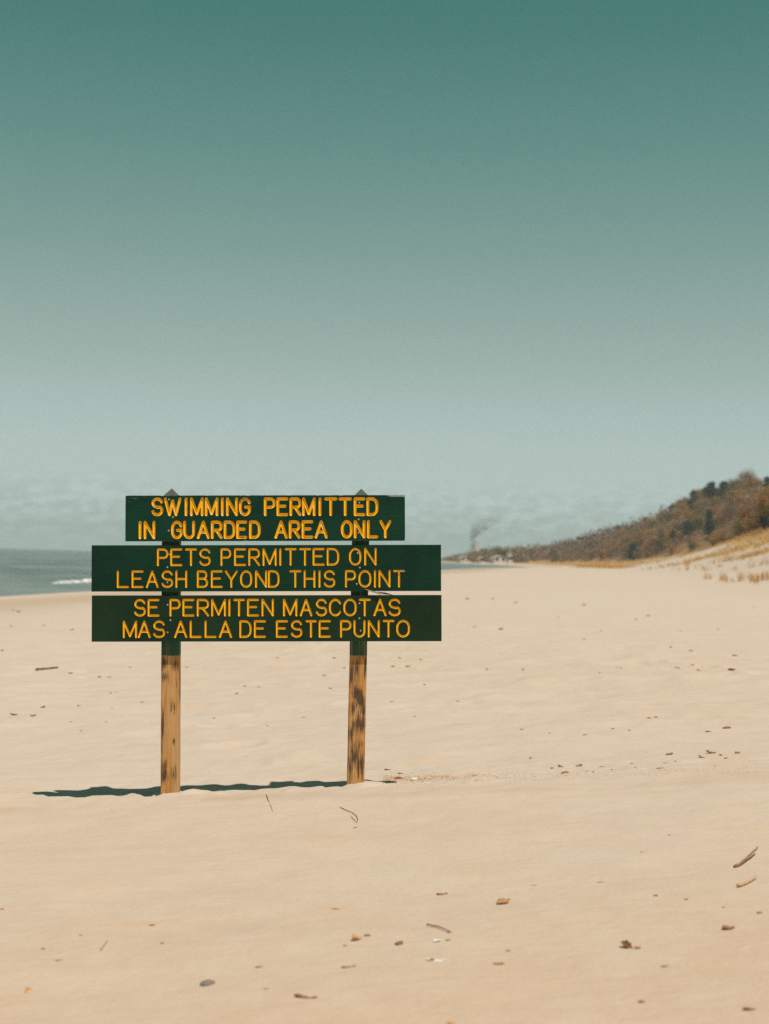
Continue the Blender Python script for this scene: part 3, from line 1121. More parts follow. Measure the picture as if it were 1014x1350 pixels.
# foreground pieces one can point at
leaf(450, 1198, 25, 'leaf_orange', 'pale orange flat pointed leaf on the sand below the gap between the posts', 0.06, 0.02, 0.30)
leaf(583, 1179, 16, 'leaf_brown', 'small brown leaf on bare sand to the left of a curled dark-ended leaf', 0.25, 0.3, 0.5)
leaf(664, 1191, 21, 'leaf_brown', 'curled brown leaf with a dark raised end, right of centre in the foreground', 0.75, 0.35, 0.55, (0.25, -0.2))
leaf(469, 1239, 19, 'leaf_orange', 'crumpled bright orange-brown leaf beside a small dark scrap in the foreground', 0.8, 0.9, 0.6, (0.3, 0.2))
chunk(484, 1234, 9, 'bark', 'small dark scrap touching the right side of the crumpled orange leaf')
chunk(455, 1247, 7, 'leaf_brown', 'tiny brown crumb just left of the crumpled orange leaf')
chunk(526, 1245, 10, 'leaf_dark', 'round dark reddish-brown lump alone between the orange leaf and the twig tangle', sy=0.9, sz=0.7)
leaf(460, 1275, 20, 'leaf_brown', 'light brown leaf lying below the crumpled orange leaf', 0.2, 0.35, 0.4)
leaf(403, 1315, 32, 'bark', 'long brown strip of bark nearest the bottom edge left of centre', 0.25, -0.3, 0.26, name='bark_strip', cat='bark')
stick([(563, 1221), (575, 1223), (586, 1227), (594, 1231)], 2.0, 'bark', 'short dark twig above the pale shell pieces in the foreground', 0.004)
chunk(593, 1229, 6, 'bark', 'dark crumb at the right tip of the short dark twig')
chunk(591, 1240, 7, 'leaf_brown', 'brown crumb beneath the short dark twig, right of the pale shell')
leaf(577, 1241, 14, 'shell', 'pale bluish shell fragment under the short dark twig', 0.4, 0.7, 0.6, name='shell_fragment', cat='shell')
leaf(577, 1266, 30, 'shell', 'flat pale bluish-grey shell piece below the short dark twig', 0.1, 0.0, 0.32, name='shell_fragment', cat='shell')
chunk(569, 1266, 9, 'pebble_grey', 'small grey stone at the left end of the flat pale shell piece', name='pebble', cat='stone')
leaf(658, 1271, 15, 'leaf_brown', 'small rusty oval leaf low in the foreground right of the shell pieces', 0.3, 0.0, 0.6)
chunk(670, 1254, 7, 'leaf_brown', 'little brown crumb just above the small rusty oval leaf')
leaf(595, 1349, 13, 'leaf_orange', 'orange leaf cut by the bottom edge of the picture', 0.3, 0.2, 0.6)
leaf(826, 1249, 19, 'leaf_dark', 'very dark curled leaf in the right foreground beside a smaller scrap', 0.9, -0.7, 0.62, (0.3, 0.3))
leaf(841, 1250, 11, 'leaf_brown', 'smaller brown scrap at the right of the very dark curled leaf', 0.5, 0.4, 0.6)
leaf(877, 1274, 12, 'leaf_tan', 'small tan-brown leaf below and right of the very dark curled leaf', 0.4, 0.2, 0.5)
leaf(846, 1321, 11, 'leaf_brown', 'reddish-brown leaf bit near the bottom edge, right foreground', 0.4, 0.5, 0.7)
leaf(988, 1331, 19, 'leaf_dark', 'dark grey-brown leaf in the bottom right corner', 0.3, 0.1, 0.5)
stick([(968, 1144), (976, 1142), (987, 1135), (999, 1126)], 4.2, 'twig_brown', 'stout dark brown stick jutting up at the right edge of the foreground', lifts=[0.0, 0.004, 0.012, 0.022])
stick([(973, 1170), (980, 1168), (989, 1164), (997, 1159)], 4.6, 'twig_pale', 'pale tan stick lying just below the stout dark stick', 0.002)
leaf(962, 1196, 20, 'leaf_tan', 'thin flat tan strip of reed near the right edge', 0.05, 0.0, 0.2, name='reed_strip', cat='reed')
leaf(960, 1225, 19, 'leaf_dark', 'dark brown leaf with a pale edge below the tan reed strip', 0.6, 0.25, 0.5, (0.2, 0))
chunk(1001, 1204, 8, 'bark', 'dark crumb near the right edge beside the tan reed strip')
leaf(888, 1101, 14, 'leaf_tan', 'thin tan flake alone on smooth sand right of the sign, upper one of two', 0.05, 0.0, 0.3, name='reed_strip', cat='reed')
leaf(850, 1123, 12, 'leaf_tan', 'thin tan flake alone on smooth sand right of the sign, lower one of two', 0.05, 0.1, 0.3, name='reed_strip', cat='reed')
leaf(795, 1163, 17, 'leaf_tan', 'long faint tan flake above two small dark crumbs', 0.05, 0.0, 0.25, name='reed_strip', cat='reed')
chunk(865, 1181, 7, 'leaf_brown', 'left one of two small crumbs on smooth sand, right foreground')
chunk(905, 1186, 6, 'leaf_brown', 'right one of two small crumbs on smooth sand, right foreground')
leaf(706, 1167, 13, 'leaf_tan', 'pale greyish flake above and right of the curled dark-ended leaf', 0.1, 0.1, 0.35)
chunk(273, 1298, 19, 'pebble_grey', 'oval dark grey pebble in the left foreground', name='pebble', cat='stone', sy=0.75, sz=0.5, rot=0.3)
leaf(37, 1307, 13, 'leaf_orange', 'upright orange-brown leaf in the bottom left corner', 0.5, 1.1, 0.7, (0.6, 0))
leaf(201, 1220, 8, 'leaf_orange', 'tiny reddish leaf alone in the left foreground', 0.5, 0.4, 0.8)
stick([(133, 1253), (136, 1249), (142, 1241)], 2.6, 'twig_pale', 'short tan twig slanting up in the left foreground')
leaf(78, 1266, 10, 'leaf_tan', 'small tan leaf left of the short slanting twig', 0.3, 0.3, 0.7)
chunk(57, 1251, 6, 'leaf_brown', 'faint brown crumb above the small tan leaf, far left foreground')
chunk(107, 1233, 6, 'leaf_brown', 'faint brown crumb above and left of the short slanting twig')
chunk(214, 1244, 5, 'bark', 'tiny dark crumb just below the tiny reddish leaf')
leaf(342, 1275, 12, 'leaf_brown', 'dull brown leaf up and right of the oval grey pebble', 0.3, 0.2, 0.5)
leaf(354, 1303, 15, 'leaf_tan', 'faint tan leaf right of the oval grey pebble', 0.15, 0.2, 0.4)
chunk(3, 1199, 6, 'bark', 'dark crumb at the left edge of the foreground')
stick([(351, 1048), (354, 1056), (357, 1063), (359.5, 1070)], 0.85, 'twig_brown', 'hair-thin straight twig on the sand between the two posts', 0.001, 'twig')
stick([(448.5, 1065), (457, 1069), (464, 1072), (470, 1076), (472, 1082), (470.5, 1085), (466, 1080.5), (463, 1076.5)], 0.9, 'twig_brown', 'thin looping curled twig on the sand just in front of the right post', 0.002)
leaf(469, 1091, 9, 'leaf_tan', 'small tan scrap below the looping curled twig', 0.4, 0.9, 0.5)
stick([(49, 884), (57, 883), (67, 882), (77, 881)], 3.6, 'twig_brown', 'lone dark piece of driftwood lying on the beach left of the sign', name='driftwood', cat='driftwood')
chunk(546, 1028, 11, 'pebble_pale', 'whitish pebble in the gritty strip right of the right post', name='pebble', cat='stone', sy=0.8, sz=0.5)
chunk(525, 1027, 11, 'bark', 'reddish dark chip at the tip of the shadow right of the right post')
leaf(511, 1015, 9, 'leaf_brown', 'small brown leaf behind the tip of the shadow right of the post, left one', 0.4, 0.2, 0.5)
leaf(528, 1020, 9, 'leaf_brown', 'small brown leaf just above the reddish dark chip by the right post', 0.4, 0.2, 0.5)

# the line of chips and leaves right of the sign, and the scraps over the flat beach
DRIFT = [(745, 1019, 10, 0), (739, 1011, 8, 1), (764, 1010, 9, 2), (793, 1011, 7, 0), (774, 1017, 4, 1), (782, 1018, 4, 1), (807, 1015, 4, 1),
         (871, 1013, 9, 0), (877, 1006, 6, 0), (883, 995, 9, 1), (891, 1004, 4, 1), (925, 999, 9, 2), (937, 993, 12, 1), (957, 1000, 5, 1),
         (972, 993, 8, 1), (943, 1010, 4, 0), (728, 1013, 5, 1), (833, 1007, 4, 1), (838, 1012, 3, 1), (950, 996, 5, 1)]
SCRAP = [(855, 947, 7, 0), (865, 946, 6, 2), (808, 961, 5, 0), (830, 963, 4, 1), (772, 969, 7, 0), (959, 960, 12, 0), (934, 965, 7, 2), (759, 910, 3, 0),
         (813, 880, 4, 0), (819, 881, 4, 0), (965, 884, 11, 1), (921, 884, 6, 1), (893, 881, 7, 2), (791, 887, 4, 1), (911, 858, 6, 0), (897, 832, 6, 0),
         (792, 832, 5, 0), (969, 865, 7, 1), (661, 830, 7, 1), (626, 827, 5, 1), (660, 862, 3, 0), (690, 883, 5, 2), (642, 883, 5, 1), (770, 843, 4, 2),
         (913, 877, 6, 2), (885, 853, 5, 2), (994, 801, 6, 0), (770, 798, 6, 1), (736, 814, 4, 0), (839, 817, 4, 1), (947, 830, 4, 0),
         (688, 962, 5, 2), (725, 967, 4, 2), (855, 812, 5, 1), (680, 795, 6, 1), (650, 790, 5, 1), (616, 790, 6, 1), (700, 1000, 5, 1), (604, 925, 5, 2)]
LEFTB = [(93, 888, 6, 1), (144, 893, 7, 0), (131, 893, 6, 1), (146, 914, 4, 0), (153, 913, 5, 0), (188, 926, 6, 0), (148, 934, 4, 0), (57, 933, 8, 1),
         (104, 931, 5, 1), (18, 943, 10, 1), (44, 944, 7, 1), (95, 831, 6, 1), (200, 952, 3, 0), (18, 805, 5, 0), (25, 807, 6, 1), (58, 825, 4, 1),
         (140, 952, 4, 2), (94, 952, 4, 2), (172, 880, 4, 1), (107, 964, 4, 2), (3, 858, 5, 1), (15, 826, 5, 2)]
MIDB = [(428, 891, 6, 0), (436, 908, 5, 1), (516.5, 925, 5, 0), (454, 881, 5, 1), (441, 868, 5, 1), (518, 879, 5, 1), (538, 879, 6, 1), (400, 946, 5, 0),
        (323, 905, 4, 1), (312, 915, 5, 1), (246.5, 880, 5, 0), (341, 906, 4, 2), (547, 945, 4, 2), (560, 903, 4, 1), (527, 868, 5, 1), (366, 868, 5, 2),
        (282, 947, 4, 2), (353, 957, 3, 1), (555, 870, 5, 2)]
MATS3 = ['bark', 'leaf_brown', 'leaf_tan']
WORD = ['dark bark chip', 'brown leaf scrap', 'pale tan leaf scrap']
for pts, where, grp in ((DRIFT, 'in the drift line on the sand right of the sign', 'chips and leaves in the drift line'),
                        (SCRAP, 'scattered on the open beach beyond, right of the sign', 'scraps on the beach right of the sign'),
                        (LEFTB, 'scattered on the beach left of the sign', 'scraps on the beach left of the sign'),
                        (MIDB, 'on the beach seen between and beside the sign posts', 'scraps on the beach behind the posts')):
    for (x, y, L, k) in pts:
        lab = WORD[k] + ' ' + where
        if k == 0:
            chunk(x, y, L, MATS3[k], lab, group=grp + ', ' + WORD[k] + 's', sy=random.uniform(.3, .6), sz=random.uniform(.2, .42))
        else:
            leaf(x, y, L * 1.1, MATS3[k], lab, 0.7, None, 0.5, (random.uniform(-.3, .5), random.uniform(-.3, .3)), grp + ', ' + WORD[k] + 's')


# fine grit and crumbs nobody could count
def grit():
    V, Fc, mi = [], [], []

    def bit(x, y, s, m):
        z = float(height(x, y, y < 12))
        a = random.uniform(0, 6.28)
        ca, sa = math.cos(a), math.sin(a)
        b = len(V)
        for (dx, dy, dz) in ((-1, -.5, -.2), (1, -.6, -.2), (.8, .6, -.2), (-.9, .5, -.2), (.1, 0, .7)):
            dx, dy = dx * random.uniform(.6, 1.2), dy * random.uniform(.6, 1.2)
            V.append((x + s * (dx * ca - dy * sa), y + s * (dx * sa + dy * ca), z + s * dz * 0.7))
        for f in ((0, 1, 4), (1, 2, 4), (2, 3, 4), (3, 0, 4)):
            Fc.append(tuple(b + i for i in f))
            mi.append(m)
    for _ in range(1500):      # the gritty strip by the right post
        px = 505 + abs(random.gauss(0, 85)) if random.random() < .8 else random.uniform(560, 1000)
        py = 1027.0 - (px - 540) * 0.030 + random.gauss(0, 2.8)
        g = at_ground(px, py)
        bit(g[0], g[1], random.uniform(.0015, .0060), random.choice((0, 0, 0, 1, 3, 3)))
    for _ in range(420):      # grit along the shadow on the left
        px = random.uniform(20, 215)
        py = 1044.5 + random.gauss(0, 2.0) + (100 - px) * 0.01
        g = at_ground(px, py)
        bit(g[0], g[1], random.uniform(.001, .0035), random.choice((0, 0, 1, 2)))
    for _ in range(2600):     # over the flat beach
        y = 8 * math.exp(random.uniform(0, 2.4))
        x = random.uniform(-0.32, 0.32) * y
        if x - float(shore(y)) < 2:
            continue
        bit(x, y, random.uniform(.003, .009) * (0.5 + y / 30), random.choice((0, 1, 1)))
    for _ in range(260):
        y = random.uniform(3.2, 7.0)
        x = random.uniform(-0.32, 0.32) * y
        bit(x, y, random.uniform(.0012, .004), random.choice((0, 1, 1)))
    o = mesh_obj('beach_grit', V, Fc, [M_leaf['leaf_brown'], M_leaf['leaf_tan'], M_leaf['leaf_orange'], M_leaf['bark']], None, mi)
    tag(o, 'fine grit and crumbs of leaf strewn over the sand', 'grit', kind='stuff')


def at_ground(px, py):
    g = ground_hit(px, py, 5.5)
    return g.x, g.y


grit()


# ------------------------------------------------------------------ trees
def crown_material(name, c1, c2, c3):
    t = NT(name)
    p = t.pos()
    n = t.noise(p, 0.55, 4, 0.65)
    k = t.math('ADD', t.math('MULTIPLY', n, 0.55), t.math('MULTIPLY', t.rand(), 0.55))
    c = t.mix(t.rng(k, 0.25, 0.85), c1, c2)
    c = t.mix(t.rng(t.noise(p, 2.6, 3, 0.6), 0.5, 0.72, 0, 0.7), c, c3)
    t.color(c)
    t.rough(0.8)
    t.bsdf.inputs['Specular IOR Level'].default_value = 0.1
    return t.m


M_crown = {
    'rust': crown_material('oak_leaves_rust', C(0.29, 0.140, 0.048), C(0.46, 0.235, 0.075), C(0.23, 0.145, 0.062)),
    'bare': crown_material('bare_twigs', C(0.29, 0.190, 0.128), C(0.41, 0.265, 0.168), C(0.21, 0.16, 0.115)),
    'olive': crown_material('olive_leaves', C(0.17, 0.14, 0.038), C(0.29, 0.215, 0.055), C(0.11, 0.105, 0.034)),
    'pine': crown_material('pine_needles', C(0.045, 0.065, 0.042), C(0.085, 0.10, 0.055), C(0.03, 0.045, 0.034)),
}
M_trunk = simple('grey_bark', C(0.12, 0.09, 0.07), 0.9)


def quads(cent, size, flat=0.0, seed=0, longf=1.0):
    r = np.random.default_rng(seed)
    n = len(cent)
    a = r.normal(size=(n, 3))
    a[:, 2] *= (1 - flat)
    a /= np.linalg.norm(a, axis=1)[:, None] + 1e-9
    b = r.normal(size=(n, 3))
    b -= (b * a).sum(1)[:, None] * a
    b /= np.linalg.norm(b, axis=1)[:, None] + 1e-9
    s = (size * r.uniform(0.5, 1.3, n))[:, None]
    A, B = a * s * longf, b * s * 0.7
    v = np.stack([cent - A, cent + B, cent + A, cent - B], 1).reshape(-1, 3)
    f = np.arange(4 * n).reshape(n, 4)
    return v, f


def tree_meshes(kind, seed):
    """trunk with limbs + crown of many small faces; about 6 m tall"""
    r = np.random.default_rng(seed)
    rr = random.Random(seed)
    TV, TF = [], []

    def add(pts, rads, n=5):
        v, f = tube(pts, rads, n)
        b = len(TV)
        TV.extend(v)
        TF.extend([tuple(i + b for i in q) for q in f])
    if kind == 'pine':
        Ht = 6.0
        add([(0, 0, -0.4), (0.05, 0, 2), (0, 0.05, 4), (0, 0, 5.8)], [0.16, 0.13, 0.08, 0.02])
        cs = []
        for k in range(17):
            z = 0.7 + 5.0 * k / 16
            Rr = 1.6 * (1 - (z - 0.3) / 6.0) ** 0.6 * rr.uniform(0.55, 1.3) + 0.15
            nb = 7
            for q in range(nb):
                a = rr.uniform(0, 6.28)
                L = Rr * rr.uniform(0.4, 1.25)
                tip = (L * math.cos(a), L * math.sin(a), z - 0.1 * L)
                add([(0, 0, z), tip], [0.03, 0.01], 3)
                m = int(26 * L + 8)
                t = r.uniform(0.15, 1.05, m)[:, None]
                c = np.array([0, 0, z]) * (1 - t) + np.array(tip) * t + r.normal(size=(m, 3)) * np.array([0.15, 0.15, 0.12])
                cs.append(c)
        cv, cf = quads(np.vstack(cs), 0.16, 0.2, seed)
        return (TV, TF), (cv, cf)
    # broad tree: trunk splits into limbs, leaf clumps at their ends
    add([(0, 0, -0.4), (0.06, 0.03, 1.1), (rr.uniform(-.2, .2), rr.uniform(-.2, .2), 2.3)], [0.17, 0.14, 0.11])
    tips = []
    for k in range(9):
        a = 6.28 * k / 9 + rr.uniform(-.4, .4)
        e = rr.uniform(0.35, 1.35)
        L = rr.uniform(1.7, 2.9)
        z0 = rr.uniform(1.2, 2.3)
        tip = Vector((L * math.cos(a) * math.cos(e), L * math.sin(a) * math.cos(e), z0 + L * math.sin(e) * 1.25))
        mid = Vector((tip.x * 0.45, tip.y * 0.45, z0 + (tip.z - z0) * 0.6))
        add([(0.05, 0, z0), mid, tip], [0.08, 0.055, 0.02], 4)
        tips.append(tip)
        for q in range(3):
            t2 = mid.lerp(tip, rr.uniform(0.2, 0.9)) + Vector((rr.gauss(0, .55), rr.gauss(0, .55), rr.gauss(.25, .45)))
            add([mid, t2], [0.035, 0.012], 3)
            tips.append(t2)
    tips = np.array([tuple(t) for t in tips])
    if kind == 'bare':
        segs, fs = [], []
        n = 1500
        base = tips[r.integers(0, len(tips), n)] + r.normal(size=(n, 3)) * np.array([0.45, 0.45, 0.4])
        d = base - np.array([0, 0, 1.6])
        d /= np.linalg.norm(d, axis=1)[:, None]
        d = d + r.normal(size=(n, 3)) * 0.45 + np.array([0, 0, 0.25])
        L = r.uniform(0.35, 0.95, n)[:, None]
        side = np.cross(d, r.normal(size=(n, 3)))
        side /= np.linalg.norm(side, axis=1)[:, None]
        wd = r.uniform(0.018, 0.045, n)[:, None]
        v = np.stack([base - side * wd, base + side * wd, base + d * L + side * wd * .3, base + d * L - side * wd * .3], 1).reshape(-1, 3)
        return (TV, TF), (v, np.arange(4 * n).reshape(n, 4))
    n = 1900 if kind == 'rust' else 2100
    ci = r.integers(0, len(tips), n)
    sp = r.uniform(0.32, 0.62, len(tips))[ci][:, None]
    c = tips[ci] + r.normal(size=(n, 3)) * sp * np.array([1, 1, 0.8])
    c[:, 2] = np.maximum(c[:, 2], 0.35)
    cv, cf = quads(c, 0.145 if kind == 'rust' else 0.15, 0.0, seed)
    return (TV, TF), (cv, cf)


NAMES = {'rust': 'oak_tree', 'bare': 'bare_tree', 'olive': 'leafy_shrub', 'pine': 'pine_tree'}
LIB = {}
for kind, nvar in (('rust', 5), ('bare', 4), ('olive', 2), ('pine', 4)):
    LIB[kind] = []
    for i in range(nvar):
        (tv, tf), (cv, cf) = tree_meshes(kind, 100 * len(kind) + i + 1)
        a = mesh_obj('trunk', tv, tf, M_trunk)
        b = mesh_obj('crown', cv, cf, M_crown[kind])
        ma, mb = a.data, b.data
        bpy.data.objects.remove(a)
        bpy.data.objects.remove(b)
        LIB[kind].append((ma, mb))


def tree(kind, loc, h, label, group=None, wide=1.0, name=None):
    e = empty(name or NAMES[kind], loc)
    k = h / 6.0
    e.scale = (k * wide, k * wide, k)
    e.rotation_euler = (0, 0, random.uniform(0, 6.28))
    ma, mb = random.choice(LIB[kind])
    for nm, me in (('trunk', ma), ('crown', mb)):
        o = bpy.data.objects.new(nm, me)
        o.parent = e
        col.objects.link(o)
    tag(e, label, 'shrub' if kind == 'olive' else 'tree', group)
    return e


# trees one can pick out: base pixel, height in pixels
SINGLE = [('pine', 935, 707, 36, 1.0, 'tall dark evergreen standing out low on the wooded hillside'),
          ('olive', 921, 704, 28, 1.0, 'yellow-green bushy tree touching the left side of the tall dark evergreen'),
          ('pine', 906, 712, 26, 1.4, 'broad dark evergreen bush at the hill foot left of the tall evergreen'),
          ('pine', 834, 739, 24, 1.5, 'dark bushy evergreen alone at the foot of the hill where it meets the golden grass'),
          ('olive', 842, 740, 15, 1.3, 'low olive bush touching the right side of the lone dark evergreen'),
          ('olive', 872, 728, 20, 1.0, 'olive-yellow shrub at the hill foot between the two dark evergreens'),
          ('pine', 992, 695, 32, 1.2, 'dark evergreen near the right edge just above the grassy dune'),
          ('bare', 962, 700, 34, 1.1, 'large grey bare tree just above the sandy blowout of the dune')]
PICKED = []
for kind, px, py, hp, wide, lab in SINGLE:
    g = ground_hit(px, py, 60)
    if g is None or g.y > 2500:
        print('no ground for', px, py)
        continue
    tree(kind, g, hp * g.y / FPX, lab, None, wide)
    PICKED.append((g.x / g.y, g.y, 0.004 + 0.30 * hp / FPX * wide, 55, 7))


def skyline_y(px):
    """ground silhouette along a column: distance of the highest elevation angle"""
    d = ray(px, 700)
    Y = np.linspace(150, 1200, 700)
    z = height(d.x * Y, Y)
    k = int(np.argmax((z - CAM_Z) / Y))
    return d.x * Y[k], Y[k], z[k]


for kind, px, hm, lab in (('pine', 1011, 8.5, 'dark evergreen on the skyline at the right edge of the picture'),
                          ('pine', 954, 8.6, 'broad dark evergreen on the highest part of the skyline'),
                          ('pine', 938, 8.6, 'dark evergreen on the skyline just left of the broad one'),
                          ('pine', 915, 9.0, 'narrow dark evergreen poking above the skyline midway down the hill'),
                          ('pine', 886, 8.2, 'small dark evergreen poking above the skyline low on the hill'),
                          ('pine', 851, 7.6, 'dark evergreen on the lower skyline above the lone hill-foot evergreen'),
                          ('pine', 814, 8.0, 'pointed dark evergreen on the far low skyline'),
                          ('pine', 797, 7.4, 'flat group-topped dark evergreen on the far low skyline left of the pointed one'),
                          ('bare', 981, 9.0, 'spiky bare tree sticking up from the skyline near the right edge'),
                          ('olive', 970, 8.4, 'olive-green tree on the skyline right of the broad evergreen')):
    x, y, z = skyline_y(px)
    PICKED.append((x / y, y, 0.0045, 22, 6))
    tree(kind, (x, y, z - (random.uniform(0.9, 2.2) if kind == 'pine' else 0)), hm, lab, None, random.uniform(1.3, 1.9) if kind == 'pine' else 1.2)

# the wooded hillside: individual trees, nearest and most visible first
cand = []
for _ in range(9000):
    y = random.uniform(150, 620)
    s_ = 53 + random.random() * 42
    x = float(shore(y)) + s_
    t = x / y
    if t < 0.11 or t > 0.31:
        continue
    if any(abs(t - a) < w and b - n_ < y < b + f_ for a, b, w, n_, f_ in PICKED):
        continue
    cand.append((x, y, s_))
kept = []
for x, y, s_ in cand:
    dmin = 4.6
    if all((x - a) ** 2 + (y - b) ** 2 > dmin * dmin for a, b, _ in kept):
        kept.append((x, y, s_))
kept.sort(key=lambda q: q[1])
GL = {'rust': ('rust-brown oak among the trees covering the dune hillside', 'rust-brown oaks on the hillside'),
      'bare': ('bare grey-brown tree among the oaks covering the dune hillside', 'bare trees on the hillside'),
      'olive': ('olive-green tree mixed in among the brown trees of the dune hillside', 'olive-green trees on the hillside'),
      'pine': ('small dark evergreen mixed in among the brown trees of the dune hillside', 'small evergreens on the hillside')}
cnt = {}
far_pts = []
for x, y, s_ in kept:
    u = random.random() * 0.8 + 0.1 + 0.7 * float(fbm(x / 16, y / 30, 71, 2))
    kind = 'rust' if u < 0.43 else ('bare' if u < 0.69 else ('olive' if u < 0.85 else 'pine'))
    z = float(height(x, y))
    hm = random.uniform(4.6, 7.6) * (0.75 if s_ < 57 else 1.0)
    cnt[kind] = cnt.get(kind, 0) + 1
    if cnt[kind] <= 290:
        tree(kind, (x, y, z), hm, GL[kind][0], GL[kind][1], random.uniform(0.95, 1.3))
    else:
        far_pts.append((x, y, z, hm))
print('hillside trees', cnt)

HOUSES = [(611.5, 4.4, 7, 3.0, 'small pale house at the water edge of the far point, leftmost pale building'),
          (634.5, 2.4, 5, 2.6, 'tiny pale building at the shore of the far point, second from the left'),
          (657, 5.4, 7, 3.2, 'wide low pale house at the shore of the far point, right of the tiny one'),
          (672, 1.9, 3, 5.2, 'narrow tall pale building at the foot of the far wood')]


def house_depth(px):
    t = ray(px, 739).x
    Y = np.linspace(600, 1100, 500)
    sdist = t * Y - shore(Y)
    return float(Y[np.argmax(sdist > 7.0)])


CLEAR = [(ray(h[0], 739).x, house_depth(h[0]), 0.0012 + 0.6 * h[1] / 800.0) for h in HOUSES]

# the far wood on the point: reads as one mass
for _ in range(5200):
    y = 560 * math.exp(random.uniform(0, 1.15))
    smin = 26 if y < 640 else 7
    s_ = smin + random.random() ** 1.4 * 150
    x = float(shore(y)) + s_
    t = x / y
    if t < 0.036 or t > 0.24:
        continue
    if y < 620 and s_ < 95:
        continue
    if s_ < 45 and t > 0.10:
        continue
    if any(abs(t - a) < w and y < b + 6 for a, b, w in CLEAR):
        continue
    k = 0.22 + 0.78 * min(1, max(0, (t - 0.038) / 0.045))
    far_pts.append((x, y, float(height(x, y)), random.uniform(4.8, 8.5) * k))
for _ in range(260):        # the low wooded shore farther along
    y = random.uniform(1300, 3600)
    x = float(shore(y)) + random.uniform(6, 120)
    far_pts.append((x, y, float(height(x, y)), random.uniform(4, 8)))


def far_wood():
    VV, FF, MI = [], [], []
    n0 = 0
    for k, (x, y, z, h) in enumerate(far_pts):
        m = 80
        lob = rng.normal(size=(5, 3)) * np.array([h * 0.24, h * 0.24, h * 0.20])
        c = lob[rng.integers(0, 5, m)] + rng.normal(size=(m, 3)) * h * 0.115
        c[:, 2] = np.clip(c[:, 2] + h * 0.50, 0.1, h * 1.08)
        c = c + np.array([x, y, z])
        v, f = quads(c, h * 0.062, 0.0, k)
        VV.append(v)
        FF.append(f + n0)
        n0 += len(v)
        q = random.random()
        MI.append(np.full(m, 0 if q < 0.68 else (1 if q < 0.82 else 2)))
    o = mesh_obj('far_wood', np.vstack(VV), np.vstack(FF), [M_crown['bare'], M_crown['rust'], M_crown['pine']], None, np.concatenate(MI))
    tag(o, 'hazy brown wood covering the distant point beyond the beach', 'wood', kind='stuff')


far_wood()


# ------------------------------------------------------------------ dune grass
def dune_grass():
    V, Fc = [], []
    n = 0

    def tuft(x, y, h, k):
        z = float(height(x, y)) - 0.03
        for _ in range(k):
            a = random.uniform(0, 6.28)
            bx, by = x + random.gauss(0, .13), y + random.gauss(0, .13)
            L = h * random.uniform(.6, 1.15)
            lean = random.uniform(.1, .55)
            w = random.uniform(.010, .022)
            ca, sa = math.cos(a), math.sin(a)
            px, py = -sa * w, ca * w
            b = len(V)
            m = (bx + ca * L * lean * .4, by + sa * L * lean * .4, z + L * .6)
            t = (bx + ca * L * lean, by + sa * L * lean, z + L * .95)
            V.extend([(bx - px, by - py, z), (bx + px, by + py, z), (m[0] + px * .8, m[1] + py * .8, m[2]), (m[0] - px * .8, m[1] - py * .8, m[2]), t])
            Fc.append((b, b + 1, b + 2, b + 3))
            Fc.append((b + 3, b + 2, b + 4))
    made = 0
    tries = 0
    while made < 5200 and tries < 90000:
        tries += 1
        y = 105 * math.exp(random.uniform(0, 1.75))
        s_ = random.uniform(15, 57)
        x = float(shore(y)) + s_
        if not 0.07 < x / y < 0.32:
            continue
        nz = float(fbm(x / 14, y / 28, 66, 4))
        cl = float(fbm(x / 3.5, y / 8.0, 67, 3))
        dens = float(sstep(42, 55, s_ + 18 * nz)) + 0.06 * (cl > 0.12) * (s_ > 34)
        dens = max(dens, 0.8 * float(patchy(x, y)))
        if y > 290 and 17 < s_ < 31:
            dens = max(dens, 0.8)
        elif s_ < 24 and y < 430:
            continue
        if y > 430:
            dens = max(dens, float(sstep(20, 30, s_ + 14 * nz)))
        if random.random() < dens * (0.35 + (cl > -0.05)):
            tuft(x, y, random.uniform(.35, .75), 8)
            made += 1
    # planted-looking rows of tufts low on the right
    for px, py in [(930, 763), (934, 764), (951, 765), (954, 766), (962, 768), (977, 766), (977, 763), (990, 764), (994, 768), (998, 769), (1002, 765), (1005, 764), (1009, 763), (1013, 765),
                   (940, 744), (979, 735), (985, 734), (997, 733), (1008, 731), (956, 733), (918, 735), (926, 736), (966, 752), (990, 749), (1000, 746), (1010, 744), (932, 752), (905, 745)]:
        for _ in range(3):
            g = ground_hit(px + random.gauss(0, 2.2), py + random.gauss(0, .9), 60)
            if g is not None and g.y < 900:
                tuft(g.x, g.y, random.uniform(.35, .75), 6)
    t = NT('dry_marram')
    t.color(t.mix(t.rng(t.noise(t.pos(), 0.5, 4, 0.6), .35, .65), C(0.48, 0.25, 0.08), C(0.66, 0.41, 0.16)))
    t.rough(0.7)
    o = mesh_obj('dune_grass', V, Fc, t.m)
    tag(o, 'golden dry dune grass in tufts over the dune foot at right', 'grass', kind='stuff')


dune_grass()


# ------------------------------------------------------------------ houses at the foot of the far wood
M_hwall = simple('pale_house_wall', C(0.70, 0.63, 0.56), 0.8)
M_hroof = simple('pale_house_roof', C(0.40, 0.34, 0.31), 0.8)
M_glass = simple('window_glass', C(0.03, 0.04, 0.045), 0.1, 0.5)


